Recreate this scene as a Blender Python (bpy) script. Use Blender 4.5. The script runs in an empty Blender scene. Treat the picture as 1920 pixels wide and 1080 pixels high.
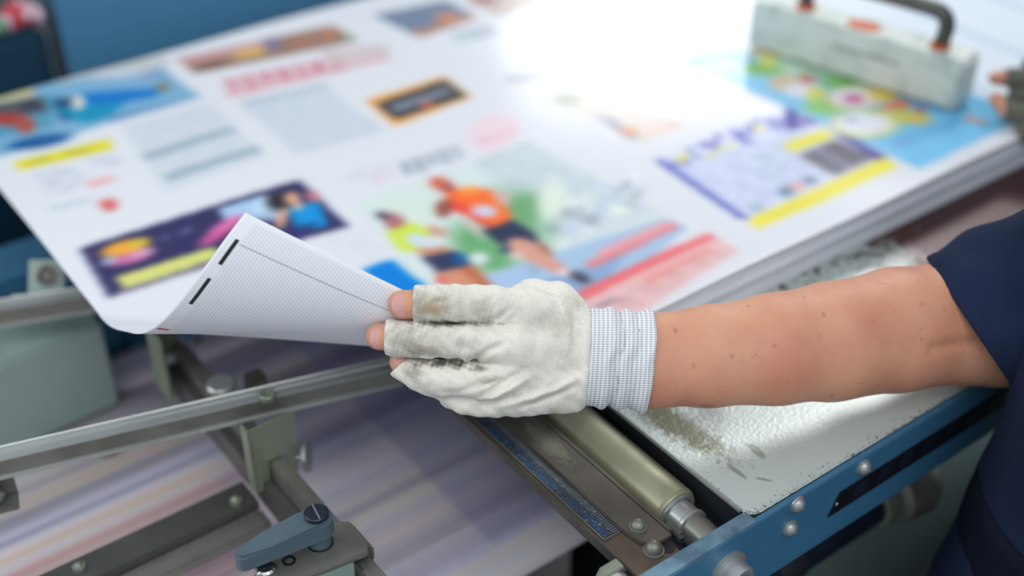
import bpy, bmesh, math, random
import numpy as np
from mathutils import Vector, Matrix
random.seed(7); rng = np.random.default_rng(5)
S = bpy.context.scene; C = S.collection
# ---------------------------------------------------------------- camera
# machine frame: x runs along the press, y across it, z up; floor z=0, sheet top z=1
PITCH = math.radians(35.5); YAW = math.radians(36.6); FPX = 2370.0; H = 1.6
cd = bpy.data.cameras.new('camera'); cam = bpy.data.objects.new('camera', cd); C.objects.link(cam)
cam.location = (0, 0, H); cam.rotation_euler = (math.pi/2-PITCH, 0, -YAW)
cd.sensor_width = 36; cd.lens = FPX/1920*36; cd.clip_start = .05
cd.dof.use_dof = True; cd.dof.focus_distance = .885; cd.dof.aperture_fstop = 1.8
S.camera = cam
S.view_settings.view_transform = 'Standard'; S.view_settings.look = 'None'
S.view_settings.gamma = 1; S.view_settings.use_curve_mapping = False
S.view_settings.exposure = 0.04
# ---------------------------------------------------------------- light
w = bpy.data.worlds.new('hall_light'); S.world = w; w.use_nodes = True
WB = w.node_tree.nodes['Background']; WB.inputs[0].default_value = (.80, .90, 1.0, 1); WB.inputs[1].default_value = .80
FW = Vector((math.sin(YAW), math.cos(YAW), 0)); RT = Vector((math.cos(YAW), -math.sin(YAW), 0))
def lamp(name, az, dist, z, size, size_y, power, col, target=(.5, .7, 1.0)):
    a = math.radians(az); p = (FW*math.cos(a)+RT*math.sin(a))*dist; p.z = z
    l = bpy.data.lights.new(name, 'AREA'); l.shape = 'RECTANGLE'; l.size = size; l.size_y = size_y
    l.energy = power; l.color = col
    o = bpy.data.objects.new(name, l); C.objects.link(o); o.location = p
    o.rotation_euler = (Vector(target)-p).to_track_quat('-Z', 'Y').to_euler()
    return o
lamp('window_light', 7.5, 4.6, 2.34, 1.25, .68, 13, (1, .985, .96), (.9, 1.3, 1.0))
lamp('skylight', 22, 3.2, 3.0, .7, .7, 26, (1, .99, .97), (.75, .5, 1.0))
lamp('left_fill', -78, 2.4, 2.3, 1.6, .8, 17, (.97, .99, 1), (.25, .8, .85))  # unseen fill added low at the left to brighten parts under the sheet
lamp('camera_side_fill', 165, .9, 3.3, 2.6, 1.2, 27, (1, .98, .95))  # unseen fill added behind the camera to lift surfaces facing it

# ---------------------------------------------------------------- pixel survey helpers (measuring real positions)
_c, _s = math.cos(PITCH), math.sin(PITCH)
AXX = (math.cos(YAW), math.sin(YAW)); BXX = (-math.sin(YAW), math.cos(YAW))
def ray(x, y):
    cx = (x-960)/FPX; cy = (y-540)/FPX; f = _c-cy*_s
    return (cx*AXX[0]+f*AXX[1], cx*BXX[0]+f*BXX[1], -_s-cy*_c)
def D(x, y, d): r = ray(x, y); return Vector((r[0]*d, r[1]*d, H+r[2]*d))
def PZ(x, y, z): r = ray(x, y); t = (z-H)/r[2]; return (r[0]*t, r[1]*t)

# ---------------------------------------------------------------- materials
def lin(c):
    f = lambda v: v/12.92 if v <= .04045 else ((v+.055)/1.055)**2.4
    return tuple(f(x/255) for x in c)
def nn(t, ty, **k):
    n = t.nodes.new(ty)
    for a, b in k.items(): setattr(n, a, b)
    return n
def mat(name, rgb, rough=.5, metal=0., rgb2=None, scale=20., amt=(.4, .65), bump=0., bscale=200., stretch=(1, 1, 1), spec=.5, detail=4, rvar=0., sss=0):
    m = bpy.data.materials.new(name); m.use_nodes = True; t = m.node_tree; P = t.nodes['Principled BSDF']
    P.inputs['Roughness'].default_value = rough; P.inputs['Metallic'].default_value = metal
    P.inputs['Specular IOR Level'].default_value = spec
    c1 = lin(rgb); c2 = lin(rgb2) if rgb2 else tuple(x*.8 for x in c1)
    tc = nn(t, 'ShaderNodeTexCoord'); mp = nn(t, 'ShaderNodeMapping'); mp.inputs['Scale'].default_value = stretch
    t.links.new(tc.outputs['Object'], mp.inputs[0])
    no = nn(t, 'ShaderNodeTexNoise'); no.inputs['Scale'].default_value = scale; no.inputs['Detail'].default_value = detail
    t.links.new(mp.outputs[0], no.inputs['Vector'])
    cr = nn(t, 'ShaderNodeValToRGB'); cr.color_ramp.elements[0].position = amt[0]; cr.color_ramp.elements[1].position = amt[1]
    cr.color_ramp.elements[0].color = (*c1, 1); cr.color_ramp.elements[1].color = (*c2, 1)
    t.links.new(no.outputs['Fac'], cr.inputs[0]); t.links.new(cr.outputs[0], P.inputs['Base Color'])
    if bump:
        nb = nn(t, 'ShaderNodeTexNoise'); nb.inputs['Scale'].default_value = bscale; nb.inputs['Detail'].default_value = 3
        t.links.new(mp.outputs[0], nb.inputs['Vector'])
        b = nn(t, 'ShaderNodeBump'); b.inputs['Strength'].default_value = bump; b.inputs['Distance'].default_value = .001
        t.links.new(nb.outputs['Fac'], b.inputs['Height']); t.links.new(b.outputs[0], P.inputs['Normal'])
    if rvar:
        mr = nn(t, 'ShaderNodeMapRange'); mr.inputs[3].default_value = rough-rvar; mr.inputs[4].default_value = rough+rvar
        t.links.new(no.outputs['Fac'], mr.inputs[0]); t.links.new(mr.outputs[0], P.inputs['Roughness'])
    if sss:
        P.inputs['Subsurface Weight'].default_value = sss; P.inputs['Subsurface Scale'].default_value = .006
        P.inputs['Subsurface Radius'].default_value = (1, .35, .2)
    return m
M = {}
M['alu'] = mat('brushed_aluminium', (176, 180, 178), .36, .6, (164, 168, 166), 12, bump=.03, rvar=.04)
M['steel'] = mat('worn_steel', (134, 134, 126), .42, .55, (114, 113, 106), 25, bump=.08, rvar=.1)
M['darksteel'] = mat('dark_steel', (88, 88, 84), .4, .4, (78, 78, 74), 30, bump=.05, rvar=.06)
M['zinc'] = mat('green_zinc_plate', (148, 154, 134), .42, .5, (134, 142, 124), 18, rvar=.08)
M['chrome'] = mat('chrome', (205, 208, 205), .18, 1., (185, 186, 182), 60)
M['bronze'] = mat('bronze_plate', (104, 98, 90), .42, .6, (86, 81, 74), 22, (.35, .7), bump=.06, bscale=400, rvar=.1)
M['brass'] = mat('brown_brass', (112, 98, 82), .4, .6, (90, 78, 66), 18, rvar=.1)
M['roller'] = mat('olive_roller', (164, 164, 138), .46, .35, (140, 140, 116), 35, (.3, .75), bump=.06, bscale=300, rvar=.1)
M['blue'] = mat('machine_blue_paint', (60, 112, 146), .42, 0, (55, 104, 137), 12, bump=.05, bscale=90)
M['blue2'] = mat('machine_blue_panel', (84, 144, 184), .5, 0, (78, 136, 174), 3)
M['teal'] = mat('dark_teal_paint', (24, 66, 92), .5, 0, (20, 56, 78), 3)
M['flange'] = mat('worn_blue_edge', (104, 138, 156), .35, .3, (76, 104, 124), 60, (.4, .6), rvar=.1)
M['black'] = mat('black_plastic', (22, 24, 30), .4, 0, (16, 18, 24), 30)
M['navyshaft'] = mat('dark_navy_shaft', (30, 38, 56), .35, .1, (24, 30, 44), 20)
M['dark'] = mat('machine_shadow_steel', (34, 38, 46), .6, .2, (24, 27, 34), 5)
M['greypaint'] = mat('grey_green_paint', (146, 164, 158), .42, 0, (138, 156, 150), 8)
M['lever'] = mat('slate_lever_paint', (82, 100, 110), .42, 0, (78, 95, 105), 30, bump=.12, bscale=900)
M['white'] = mat('white_metal_block', (206, 214, 208), .4, .1, (176, 188, 182), 40, (.5, .7), bump=.1)
M['orange'] = mat('orange_paint', (212, 102, 56), .5, 0, (190, 84, 46), 30)
M['navy'] = mat('navy_cotton', (30, 40, 66), .9, 0, (24, 33, 56), 14, bump=.12, bscale=700, spec=.15)
M['trouser'] = mat('dark_trouser_cotton', (20, 24, 38), .92, 0, (16, 19, 30), 14, bump=.2, bscale=700, spec=.1)
M['skin'] = mat('skin', (208, 152, 122), .5, 0, (196, 128, 104), 22, (.40, .76), bump=.22, bscale=420, spec=.35, detail=6, sss=.12)
t_ = M['skin'].node_tree; P_ = t_.nodes['Principled BSDF']; src = P_.inputs['Base Color'].links[0].from_socket
tc_ = t_.nodes.new('ShaderNodeTexCoord'); n_ = t_.nodes.new('ShaderNodeTexNoise'); n_.inputs['Scale'].default_value = 105; n_.inputs['Detail'].default_value = 2; t_.links.new(tc_.outputs['Object'], n_.inputs['Vector'])
mr_ = t_.nodes.new('ShaderNodeMapRange'); mr_.inputs[1].default_value = .66; mr_.inputs[2].default_value = .76; mr_.inputs[4].default_value = .5; t_.links.new(n_.outputs['Fac'], mr_.inputs[0])
mx_ = t_.nodes.new('ShaderNodeMix'); mx_.data_type = 'RGBA'; t_.links.new(mr_.outputs[0], mx_.inputs['Factor']); t_.links.new(src, mx_.inputs['A']); mx_.inputs['B'].default_value = (*lin((150, 84, 62)), 1); t_.links.new(mx_.outputs['Result'], P_.inputs['Base Color'])
M['nail'] = mat('fingernail', (255, 214, 206), .22, 0, (252, 200, 192), 60)
M['hair'] = mat('black_hair', (24, 20, 20), .5, 0, (34, 28, 26), 60, stretch=(1, 1, .1))
M['shoe'] = mat('black_shoe', (26, 26, 28), .5)
M['floor'] = mat('concrete_floor', (96, 98, 96), .5, 0, (78, 80, 80), 3, bump=.1, bscale=30)
M['wall'] = mat('hall_wall', (150, 158, 160), .8, 0, (140, 148, 150), 2)
M['paperedge'] = mat('paper_edges', (240, 244, 250), .8, 0, (222, 228, 236), 40, (.4, .62), bump=.1, bscale=300, stretch=(.4, .4, 60), spec=.2)
M['rag'] = mat('red_white_cloth', (196, 70, 84), .9, 0, (226, 196, 208), 28, (.46, .54))
M['green'] = mat('green_cloth', (110, 150, 120), .9)
M['darkred'] = mat('dark_red_paint', (92, 30, 34), .4, 0, (60, 26, 28), 30)

# ---------------------------------------------------------------- mesh helpers
def link(name, me, m=None, parent=None, smooth=None):
    o = bpy.data.objects.new(name, me); C.objects.link(o)
    if m is not None: me.materials.append(M[m] if isinstance(m, str) else m)
    if parent is not None: o.parent = parent
    if smooth is not None:
        me.polygons.foreach_set('use_smooth', [True]*len(me.polygons))
        if smooth < 180: me.set_sharp_from_angle(angle=math.radians(smooth))
    return o
class MB:
    def __init__(s): s.bm = bmesh.new()
    def bevel(s, fs, b, seg=2):
        es = list({e for f in fs for e in f.edges})
        if b > 0: bmesh.ops.bevel(s.bm, geom=es, offset=b, segments=seg, affect='EDGES', clamp_overlap=True)
    def box(s, x0, x1, y0, y1, z0, z1, b=.0008, mtx=None):
        t = bmesh.new(); bmesh.ops.create_cube(t, size=1)
        for v in t.verts: v.co = Vector((x0 if v.co.x < 0 else x1, y0 if v.co.y < 0 else y1, z0 if v.co.z < 0 else z1))
        if b: bmesh.ops.bevel(t, geom=list(t.edges), offset=b, segments=2, affect='EDGES', clamp_overlap=True)
        if mtx: bmesh.ops.transform(t, matrix=mtx, verts=t.verts)
        s.merge(t); return s
    def merge(s, t):
        me = bpy.data.meshes.new('t'); t.to_mesh(me); t.free(); s.bm.from_mesh(me); bpy.data.meshes.remove(me)
    def lathe(s, prof, origin, axis, seg=40):
        # prof: list of (distance along axis, radius)
        ax_ = Vector(axis).normalized(); q = ax_.to_track_quat('Z', 'Y').to_matrix().to_4x4(); q.translation = Vector(origin)
        t = bmesh.new(); rings = []
        for d, r in prof:
            rings.append([t.verts.new((max(r, 1e-5)*math.cos(a), max(r, 1e-5)*math.sin(a), d)) for a in [2*math.pi*k/seg for k in range(seg)]])
        for a, b in zip(rings, rings[1:]):
            for k in range(seg): t.faces.new((a[k], a[(k+1) % seg], b[(k+1) % seg], b[k]))
        t.faces.new(rings[0][::-1]); t.faces.new(rings[-1])
        bmesh.ops.recalc_face_normals(t, faces=t.faces)
        bmesh.ops.transform(t, matrix=q, verts=t.verts); s.merge(t); return s
    def prism(s, poly, z0, z1, b=.0008, mtx=None):
        t = bmesh.new(); lo = [t.verts.new((*p, z0)) for p in poly]; hi = [t.verts.new((*p, z1)) for p in poly]
        n = len(poly); t.faces.new(lo[::-1]); t.faces.new(hi)
        for k in range(n): t.faces.new((lo[k], lo[(k+1) % n], hi[(k+1) % n], hi[k]))
        bmesh.ops.recalc_face_normals(t, faces=t.faces)
        if b: bmesh.ops.bevel(t, geom=list(t.edges), offset=b, segments=2, affect='EDGES', clamp_overlap=True)
        if mtx: bmesh.ops.transform(t, matrix=mtx, verts=t.verts)
        s.merge(t); return s
    def tube(s, pts, r, seg=16, close=True):
        t = bmesh.new(); rings = []; up = Vector((.13, .21, .97)).normalized()
        P = [Vector(p) for p in pts]
        for i, p in enumerate(P):
            d = (P[min(i+1, len(P)-1)]-P[max(i-1, 0)]).normalized(); a = d.cross(up).normalized(); b_ = d.cross(a)
            rr = r[i] if isinstance(r, (list, tuple)) else r
            rings.append([t.verts.new(p+a*rr*math.cos(k*2*math.pi/seg)+b_*rr*math.sin(k*2*math.pi/seg)) for k in range(seg)])
        for a, b_ in zip(rings, rings[1:]):
            for k in range(seg): t.faces.new((a[k], a[(k+1) % seg], b_[(k+1) % seg], b_[k]))
        t.faces.new(rings[0][::-1]); t.faces.new(rings[-1]); bmesh.ops.recalc_face_normals(t, faces=t.faces)
        s.merge(t); return s
    def build(s, name, m, parent=None, smooth=35):
        me = bpy.data.meshes.new(name); s.bm.to_mesh(me); s.bm.free()
        return link(name, me, m, parent, smooth)
def tag(o, label, cat, group=None, kind=None):
    if label: o['label'] = label
    if cat: o['category'] = cat
    if group: o['group'] = group
    if kind: o['kind'] = kind
    return o
def thing(name, label, cat, loc=(0, 0, 0), group=None):
    o = bpy.data.objects.new(name, None); C.objects.link(o); o.empty_display_size = .02
    return tag(o, label, cat, group)
def struct(o): o['kind'] = 'structure'; return o
def bez(pts, n=10):
    # rounded polyline through corner points
    out = [Vector(pts[0])]
    for i in range(1, len(pts)-1):
        a, b, c = Vector(pts[i-1]), Vector(pts[i]), Vector(pts[i+1]); r = pts_r
        p = b+(a-b).normalized()*r; q = b+(c-b).normalized()*r
        out += [(1-t)**2*p+2*t*(1-t)*b+t*t*q for t in [k/n for k in range(n+1)]]
    out.append(Vector(pts[-1])); return out

# ---------------------------------------------------------------- setting
struct(MB().box(-6, 9, -4, 9, -.05, 0, 0).build('floor', 'floor'))
wl = MB()
def wallpart(a0, a1, z0, z1, name='wall_back', m='wall', th=.1, dist=5.0):
    c, s_ = FW, RT
    b = MB(); mt = Matrix.Rotation(-YAW-math.radians(9), 4, 'Z'); b.box(a0, a1, dist, dist+th, z0, z1, 0, mt); return struct(b.build(name, m))
wb = MB(); mtw = Matrix.Rotation(-YAW-math.radians(9), 4, 'Z')
for a in ((-6, -1.1, 0, 5.6), (1.1, 6, 0, 5.6), (-1.1, 1.1, 0, 1.5), (-1.1, 1.1, 3.4, 5.6)): wb.box(a[0], a[1], 5.0, 5.12, a[2], a[3], 0, mtw)
struct(wb.build('wall_back', 'wall'))
wf = MB()
for x in (-1.1, -.37, .37, 1.05): wf.box(x, x+.05, 4.99, 5.05, 1.5, 3.4, 0, mtw)
for z in (1.5, 2.4, 3.35): wf.box(-1.1, 1.1, 4.99, 5.05, z, z+.05, 0, mtw)
wfo = struct(wf.build('window_1', 'alu'))
gm = bpy.data.materials.new('window_glass'); gm.use_nodes = True; gp = gm.node_tree.nodes['Principled BSDF']
gp.inputs['Transmission Weight'].default_value = 1; gp.inputs['Roughness'].default_value = .3
MB().box(-1.05, 1.05, 5.03, 5.035, 1.55, 3.35, 0, mtw).build('window_pane', gm, wfo)

# ---------------------------------------------------------------- table plate with worn hammered paint
def masks(t, uvs, x0, x1, y0, y1, soft=.0005):
    """soft box mask of separate x,y sockets"""
    def ss(sock, a, b):
        n = nn(t, 'ShaderNodeMapRange', interpolation_type='SMOOTHSTEP'); n.inputs[1].default_value = a; n.inputs[2].default_value = b
        t.links.new(sock, n.inputs[0]); return n.outputs[0]
    def mul(a, b): n = nn(t, 'ShaderNodeMath', operation='MULTIPLY'); t.links.new(a, n.inputs[0]); t.links.new(b, n.inputs[1]); return n.outputs[0]
    a = mul(ss(uvs[0], x0-soft, x0+soft), ss(uvs[0], x1+soft, x1-soft)); b = mul(ss(uvs[1], y0-soft, y0+soft), ss(uvs[1], y1+soft, y1-soft))
    return mul(a, b)
def mixc(t, fac, a, col):
    n = nn(t, 'ShaderNodeMix', data_type='RGBA'); t.links.new(fac, n.inputs['Factor']) if not isinstance(fac, float) else setattr(n.inputs['Factor'], 'default_value', fac)
    if isinstance(a, tuple): n.inputs['A'].default_value = a
    else: t.links.new(a, n.inputs['A'])
    if isinstance(col, tuple): n.inputs['B'].default_value = col
    else: t.links.new(col, n.inputs['B'])
    return n.outputs['Result']
def L4(*c): return (*lin(c), 1)
def mnode(t, op, a, b=None, c=None):
    n = nn(t, 'ShaderNodeMath', operation=op)
    for i, v in enumerate((a, b, c)):
        if v is None: continue
        if isinstance(v, (int, float)): n.inputs[i].default_value = v
        else: t.links.new(v, n.inputs[i])
    return n.outputs[0]
def noise(t, vec, scale, detail=4, rough=.5):
    n = nn(t, 'ShaderNodeTexNoise'); n.inputs['Scale'].default_value = scale; n.inputs['Detail'].default_value = detail; n.inputs['Roughness'].default_value = rough
    t.links.new(vec, n.inputs['Vector']); return n.outputs['Fac']
def blob(t, sx, sy, cx, cy, rx, ry, ang=0.):
    """elliptical falloff 1 at centre -> 0 at rim"""
    dx = mnode(t, 'SUBTRACT', sx, cx); dy = mnode(t, 'SUBTRACT', sy, cy); ca, sa = math.cos(ang), math.sin(ang)
    a = mnode(t, 'DIVIDE', mnode(t, 'ADD', mnode(t, 'MULTIPLY', dx, ca), mnode(t, 'MULTIPLY', dy, sa)), rx)
    b = mnode(t, 'DIVIDE', mnode(t, 'SUBTRACT', mnode(t, 'MULTIPLY', dy, ca), mnode(t, 'MULTIPLY', dx, sa)), ry)
    d = mnode(t, 'SQRT', mnode(t, 'ADD', mnode(t, 'MULTIPLY', a, a), mnode(t, 'MULTIPLY', b, b)))
    return mnode(t, 'SUBTRACT', 1., d)
def table_mat():
    m = bpy.data.materials.new('worn_hammered_paint'); m.use_nodes = True; t = m.node_tree; P = t.nodes['Principled BSDF']
    tc = nn(t, 'ShaderNodeTexCoord'); sp = nn(t, 'ShaderNodeSeparateXYZ'); t.links.new(tc.outputs['Object'], sp.inputs[0]); x, y = sp.outputs[0], sp.outputs[1]
    n1 = noise(t, tc.outputs['Object'], 12); fine = noise(t, tc.outputs['Object'], 700, 2); mid = noise(t, tc.outputs['Object'], 190, 5, .7)
    base = mixc(t, n1, L4(200, 209, 206), L4(182, 194, 190))
    def wear(base, cx, cy, rx, ry, ang, col, hard=.35, nz=None, k=1.6):
        b = blob(t, x, y, cx, cy, rx, ry, ang); s = mnode(t, 'ADD', b, mnode(t, 'MULTIPLY', mnode(t, 'SUBTRACT', nz if nz is not None else mid, .5), k))
        r = nn(t, 'ShaderNodeMapRange'); r.inputs[1].default_value = .1; r.inputs[2].default_value = hard; t.links.new(s, r.inputs[0])
        return mixc(t, r.outputs[0], base, col)
    a = PZ(1262, 800, .96); base = wear(base, a[0]+.003, a[1]+.004, .075, .021, 1.57+.12, L4(104, 104, 78), .6)
    a = PZ(1330, 775, .96); base = wear(base, a[0]+.006, a[1]+.010, .05, .022, .9, L4(146, 146, 144), .9)
    for px, py, rx, ry, dx, dy in ((1418, 845, .010, .0030, 40, 34), (1382, 884, .009, .0018, 34, 26), (1432, 899, .006, .0010, 30, 6)):
        a = PZ(px, py, .96); a2 = PZ(px+dx, py+dy, .96); an = math.atan2(a2[1]-a[1], a2[0]-a[0]); base = wear(base, a[0], a[1], rx*1.3, ry*1.6, an, L4(146, 152, 142), .4, mid, .8)
    # dark speckled wear along the stack and chipped edges
    sp_b = nn(t, 'ShaderNodeMapRange'); t.links.new(y, sp_b.inputs[0]); sp_b.inputs[1].default_value = .50; sp_b.inputs[2].default_value = .585; sp_b.inputs[3].default_value = -.24; sp_b.inputs[4].default_value = .06
    s = mnode(t, 'ADD', noise(t, tc.outputs['Object'], 130, 4, .6), sp_b.outputs[0])
    ew = nn(t, 'ShaderNodeMapRange'); t.links.new(y, ew.inputs[0]); ew.inputs[1].default_value = .413; ew.inputs[2].default_value = .402; ew.inputs[3].default_value = 0; ew.inputs[4].default_value = .11
    e2 = nn(t, 'ShaderNodeMapRange'); t.links.new(x, e2.inputs[0]); e2.inputs[1].default_value = .516; e2.inputs[2].default_value = .505; e2.inputs[3].default_value = 0; e2.inputs[4].default_value = .08
    s2 = mnode(t, 'ADD', mnode(t, 'ADD', noise(t, tc.outputs['Object'], 420, 4, .7), ew.outputs[0]), e2.outputs[0])
    r = nn(t, 'ShaderNodeMapRange'); r.inputs[1].default_value = .585; r.inputs[2].default_value = .62; t.links.new(s, r.inputs[0]); base = mixc(t, r.outputs[0], base, L4(88, 90, 82))
    r = nn(t, 'ShaderNodeMapRange'); r.inputs[1].default_value = .68; r.inputs[2].default_value = .71; t.links.new(s2, r.inputs[0]); base = mixc(t, r.outputs[0], base, L4(92, 78, 64))
    # dark red-brown reflection painted into the colour further right
    bx = nn(t, 'ShaderNodeMapRange'); t.links.new(mnode(t, 'ADD', x, mnode(t, 'MULTIPLY', mnode(t, 'SUBTRACT', noise(t, tc.outputs['Object'], 40, 5, .7), .5), .25)), bx.inputs[0]); bx.inputs[1].default_value = .80; bx.inputs[2].default_value = .86
    brown = mixc(t, noise(t, tc.outputs['Object'], 14), L4(58, 54, 54), L4(96, 44, 46)); base = mixc(t, bx.outputs[0], base, brown)
    t.links.new(base, P.inputs['Base Color']); P.inputs['Roughness'].default_value = .32; P.inputs['Metallic'].default_value = .15
    b = nn(t, 'ShaderNodeBump'); b.inputs['Strength'].default_value = .35; b.inputs['Distance'].default_value = .0006
    t.links.new(noise(t, tc.outputs['Object'], 330, 1), b.inputs['Height']); t.links.new(b.outputs[0], P.inputs['Normal'])
    return m
tb = MB()
poly = [(.504, 1.30), (.504, .412)] + [(.515-.011*math.cos(a), .412-.011*math.sin(a)) for a in (.3, .6, .9, 1.2)] + [(.515, .401), (1.9, .401), (1.9, 1.30)]
tb.prism(poly, .957, .96, .0012)
table = thing('delivery_table', 'worn grey-green hammered metal table plate under the forearm and paper stack', 'table', (0, 0, 0))
tb.build('table_plate', table_mat(), table)
lp = MB(); lp.box(.5028, .505, .41, 1.30, .9572, .9606, .0005); lp.build('edge_lip', 'alu', table)
fb = MB(); fb.box(.5065, .510, .412, 1.25, .90, .957, 0); fb.box(.56, 1.85, .60, 1.25, .90, .957, .002); fb.box(.56, .62, .60, .66, .0, .90, .002); fb.box(1.79, 1.85, .60, .66, .0, .90, .002); fb.box(.56, .62, 1.19, 1.25, .0, .90, .002); fb.box(1.79, 1.85, 1.19, 1.25, 0, .9, .002)
fb.build('support_frame', 'dark', table)

# ---------------------------------------------------------------- blue side beam
beam = thing('machine_side_beam', 'blue painted machine beam with round bolts and a black strip, below the forearm', 'machine frame')
b = MB(); b.box(.33, 1.9, .395, .4005, .892, .9585, .0008); b.box(.33, 1.9, .395, .43, .889, .893, .0008); b.build('beam_face', 'blue', beam)
b = MB(); b.box(.33, .507, .3955, .4085, .952, .9592, .0008); b.build('beam_flange', 'flange', beam)
b = MB(); poly = [(.5845, .9165), (1.5, .9185), (1.5, .9405), (.594, .9365)]
b.prism(poly, -.395, -.3935, .0003, Matrix(((1, 0, 0, 0), (0, 0, -1, 0), (0, 1, 0, 0), (0, 0, 0, 1)))); 
strip = b.build('black_strip', 'black', beam)
b = MB(); b.lathe([(0, .0022), (.001, .002), (.0015, .0008)], (.592, .3935, .926), (0, -1, 0), 16); b.build('rivet', 'chrome', strip)
for x in np.arange(.612, .84, .0265):
    b = MB(); b.prism([(x, .9225), (x+.012, .9225), (x+.0135, .9335), (x+.0015, .9335)], -.3936, -.3932, 0, Matrix(((1, 0, 0, 0), (0, 0, -1, 0), (0, 1, 0, 0), (0, 0, 0, 1)))); b.build('embossed_panel', 'navyshaft', strip)
def dome(name, pos, axis, r, h, parent, m='chrome', base=True):
    b = MB(); pr = []
    if base: pr += [(0, r*1.18), (.0012, r*1.18), (.0013, r)]
    else: pr += [(0, r)]
    z0 = .0014 if base else 0
    pr += [(z0+h*math.sin(a), r*math.cos(a)) for a in np.linspace(.15, 1.35, 7)] + [(z0+h*.9, r*.12)]
    b.lathe(pr, pos, axis, 28); return b.build(name, m, parent)
for x, z in ((.5455, .9535), (.5415, .932), (.617, .949)): dome('domed_screw', (x, .395, z), (0, -1, 0), .0058, .0045, beam, 'alu')
b = MB(); b.lathe([(0, .0160), (.003, .0160), (.0035, .0122), (.014, .0118), (.015, .0105), (.015, .0078), (.007, .0070)], (.4800, .395, .929), (0, -1, 0), 40); b.build('hollow_bolt', 'alu', beam)
bo = thing('hex_bolt', 'steel hex bolt with a round end at the bottom edge below the ruler bar', 'bolt')
b = MB(); b.lathe([(0, .0105), (.007, .0105), (.0075, .0080), (.016, .0078), (.0172, .0062), (.0172, .0040), (.0165, .001)], (.402, .425, .941), (0, -1, 0), 30); b.build('bolt_shank', 'chrome', bo)
b = MB(); b.lathe([(0, .0135), (.001, .014), (.008, .014), (.009, .0125)], (.402, .433, .941), (0, -1, 0), 6); b.build('nut', 'zinc', bo, 30)

# ---------------------------------------------------------------- ruler bar, roller, drum
bar = thing('ruler_bar', 'brown bronze bar with a blue and black ruler strip, left of the roller', 'ruler bar')
b = MB(); b.box(.4125, .4515, .4085, 1.1, .9445, .9495, .0008); b.build('base_plate', 'brass', bar)
b = MB(); b.box(.4115, .4135, .4085, 1.1, .9405, .9503, .0006); b.build('side_rim', 'bronze', bar)
b = MB(); b.prism([(.4300, .452), (.4325, .434), (.4400, .426), (.4545, .426), (.4545, 1.1), (.4300, 1.1)], .9495, .9532, .0006); b.box(.4545, .459, .430, 1.1, .925, .9525, .001); b.build('raised_plate', 'bronze', bar)
def scratch_patch(m):
    t = m.node_tree; P = t.nodes['Principled BSDF']; src = P.inputs['Base Color'].links[0].from_socket; tc = nn(t, 'ShaderNodeTexCoord'); sp = nn(t, 'ShaderNodeSeparateXYZ'); t.links.new(tc.outputs['Object'], sp.inputs[0])
    mp = nn(t, 'ShaderNodeMapping'); mp.inputs['Scale'].default_value = (1, .5, 1); mp.inputs['Rotation'].default_value = (0, 0, .6); t.links.new(tc.outputs['Object'], mp.inputs[0])
    b = blob(t, sp.outputs[0], sp.outputs[1], .4425, .552, .012, .045); s_ = mnode(t, 'ADD', b, mnode(t, 'MULTIPLY', mnode(t, 'SUBTRACT', noise(t, mp.outputs[0], 420, 5, .8), .5), 2.4))
    r = nn(t, 'ShaderNodeMapRange'); r.inputs[1].default_value = .35; r.inputs[2].default_value = .6; t.links.new(s_, r.inputs[0]); t.links.new(mixc(t, mnode(t, 'MULTIPLY', r.outputs[0], .7), src, L4(128, 130, 110)), P.inputs['Base Color'])
scratch_patch(M['bronze'])
def ruler_mat():
    m = bpy.data.materials.new('worn_blue_ruler'); m.use_nodes = True; t = m.node_tree; P = t.nodes['Principled BSDF']
    tc = nn(t, 'ShaderNodeTexCoord'); sp = nn(t, 'ShaderNodeSeparateXYZ'); t.links.new(tc.outputs['Object'], sp.inputs[0]); x, y = sp.outputs[0], sp.outputs[1]
    base = mixc(t, noise(t, tc.outputs['Object'], 120, 5, .7), L4(24, 30, 44), L4(70, 80, 92))
    # graduation ticks, black upper lane and blue lower lane
    fr = mnode(t, 'FRACT', mnode(t, 'MULTIPLY', y, 500.)); tick = mnode(t, 'LESS_THAN', fr, .32)
    lane = mnode(t, 'GREATER_THAN', x, .4246)
    base = mixc(t, mnode(t, 'MULTIPLY', tick, lane), base, L4(120, 122, 122))
    mpr = nn(t, 'ShaderNodeMapping'); mpr.inputs['Scale'].default_value = (.35, 1, 1); t.links.new(tc.outputs['Object'], mpr.inputs[0]); num = mnode(t, 'GREATER_THAN', noise(t, mpr.outputs[0], 190, 1), .51); low = mnode(t, 'LESS_THAN', x, .4222)
    brk = mnode(t, 'GREATER_THAN', noise(t, tc.outputs['Object'], 330, 2), .43)
    base = mixc(t, mnode(t, 'MULTIPLY', mnode(t, 'MULTIPLY', num, low), brk), base, L4(34, 70, 108))
    r = nn(t, 'ShaderNodeMapRange'); r.inputs[1].default_value = .60; r.inputs[2].default_value = .66; t.links.new(noise(t, tc.outputs['Object'], 600, 3, .7), r.inputs[0])
    base = mixc(t, r.outputs[0], base, L4(150, 158, 164))
    t.links.new(base, P.inputs['Base Color']); P.inputs['Roughness'].default_value = .35; P.inputs['Metallic'].default_value = .3; return m
b = MB(); b.box(.4162, .4300, .453, 1.05, .9495, .9502, .0003); rl = b.build('ruler_strip', ruler_mat(), bar)
b = MB(); b.box(.4150, .4160, .4525, 1.05, .9495, .9508, .0003); b.box(.4150, .4300, .4515, .4525, .9495, .9508, .0003); b.build('strip_frame', 'steel', bar)
dome('domed_screw', (.4400, .4455, .9532), (0, 0, 1), .0054, .0050, bar, 'steel')
dome('domed_screw', (.4365, .4250, .9495), (0, 0, 1), .0064, .0072, bar, 'steel')
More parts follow.
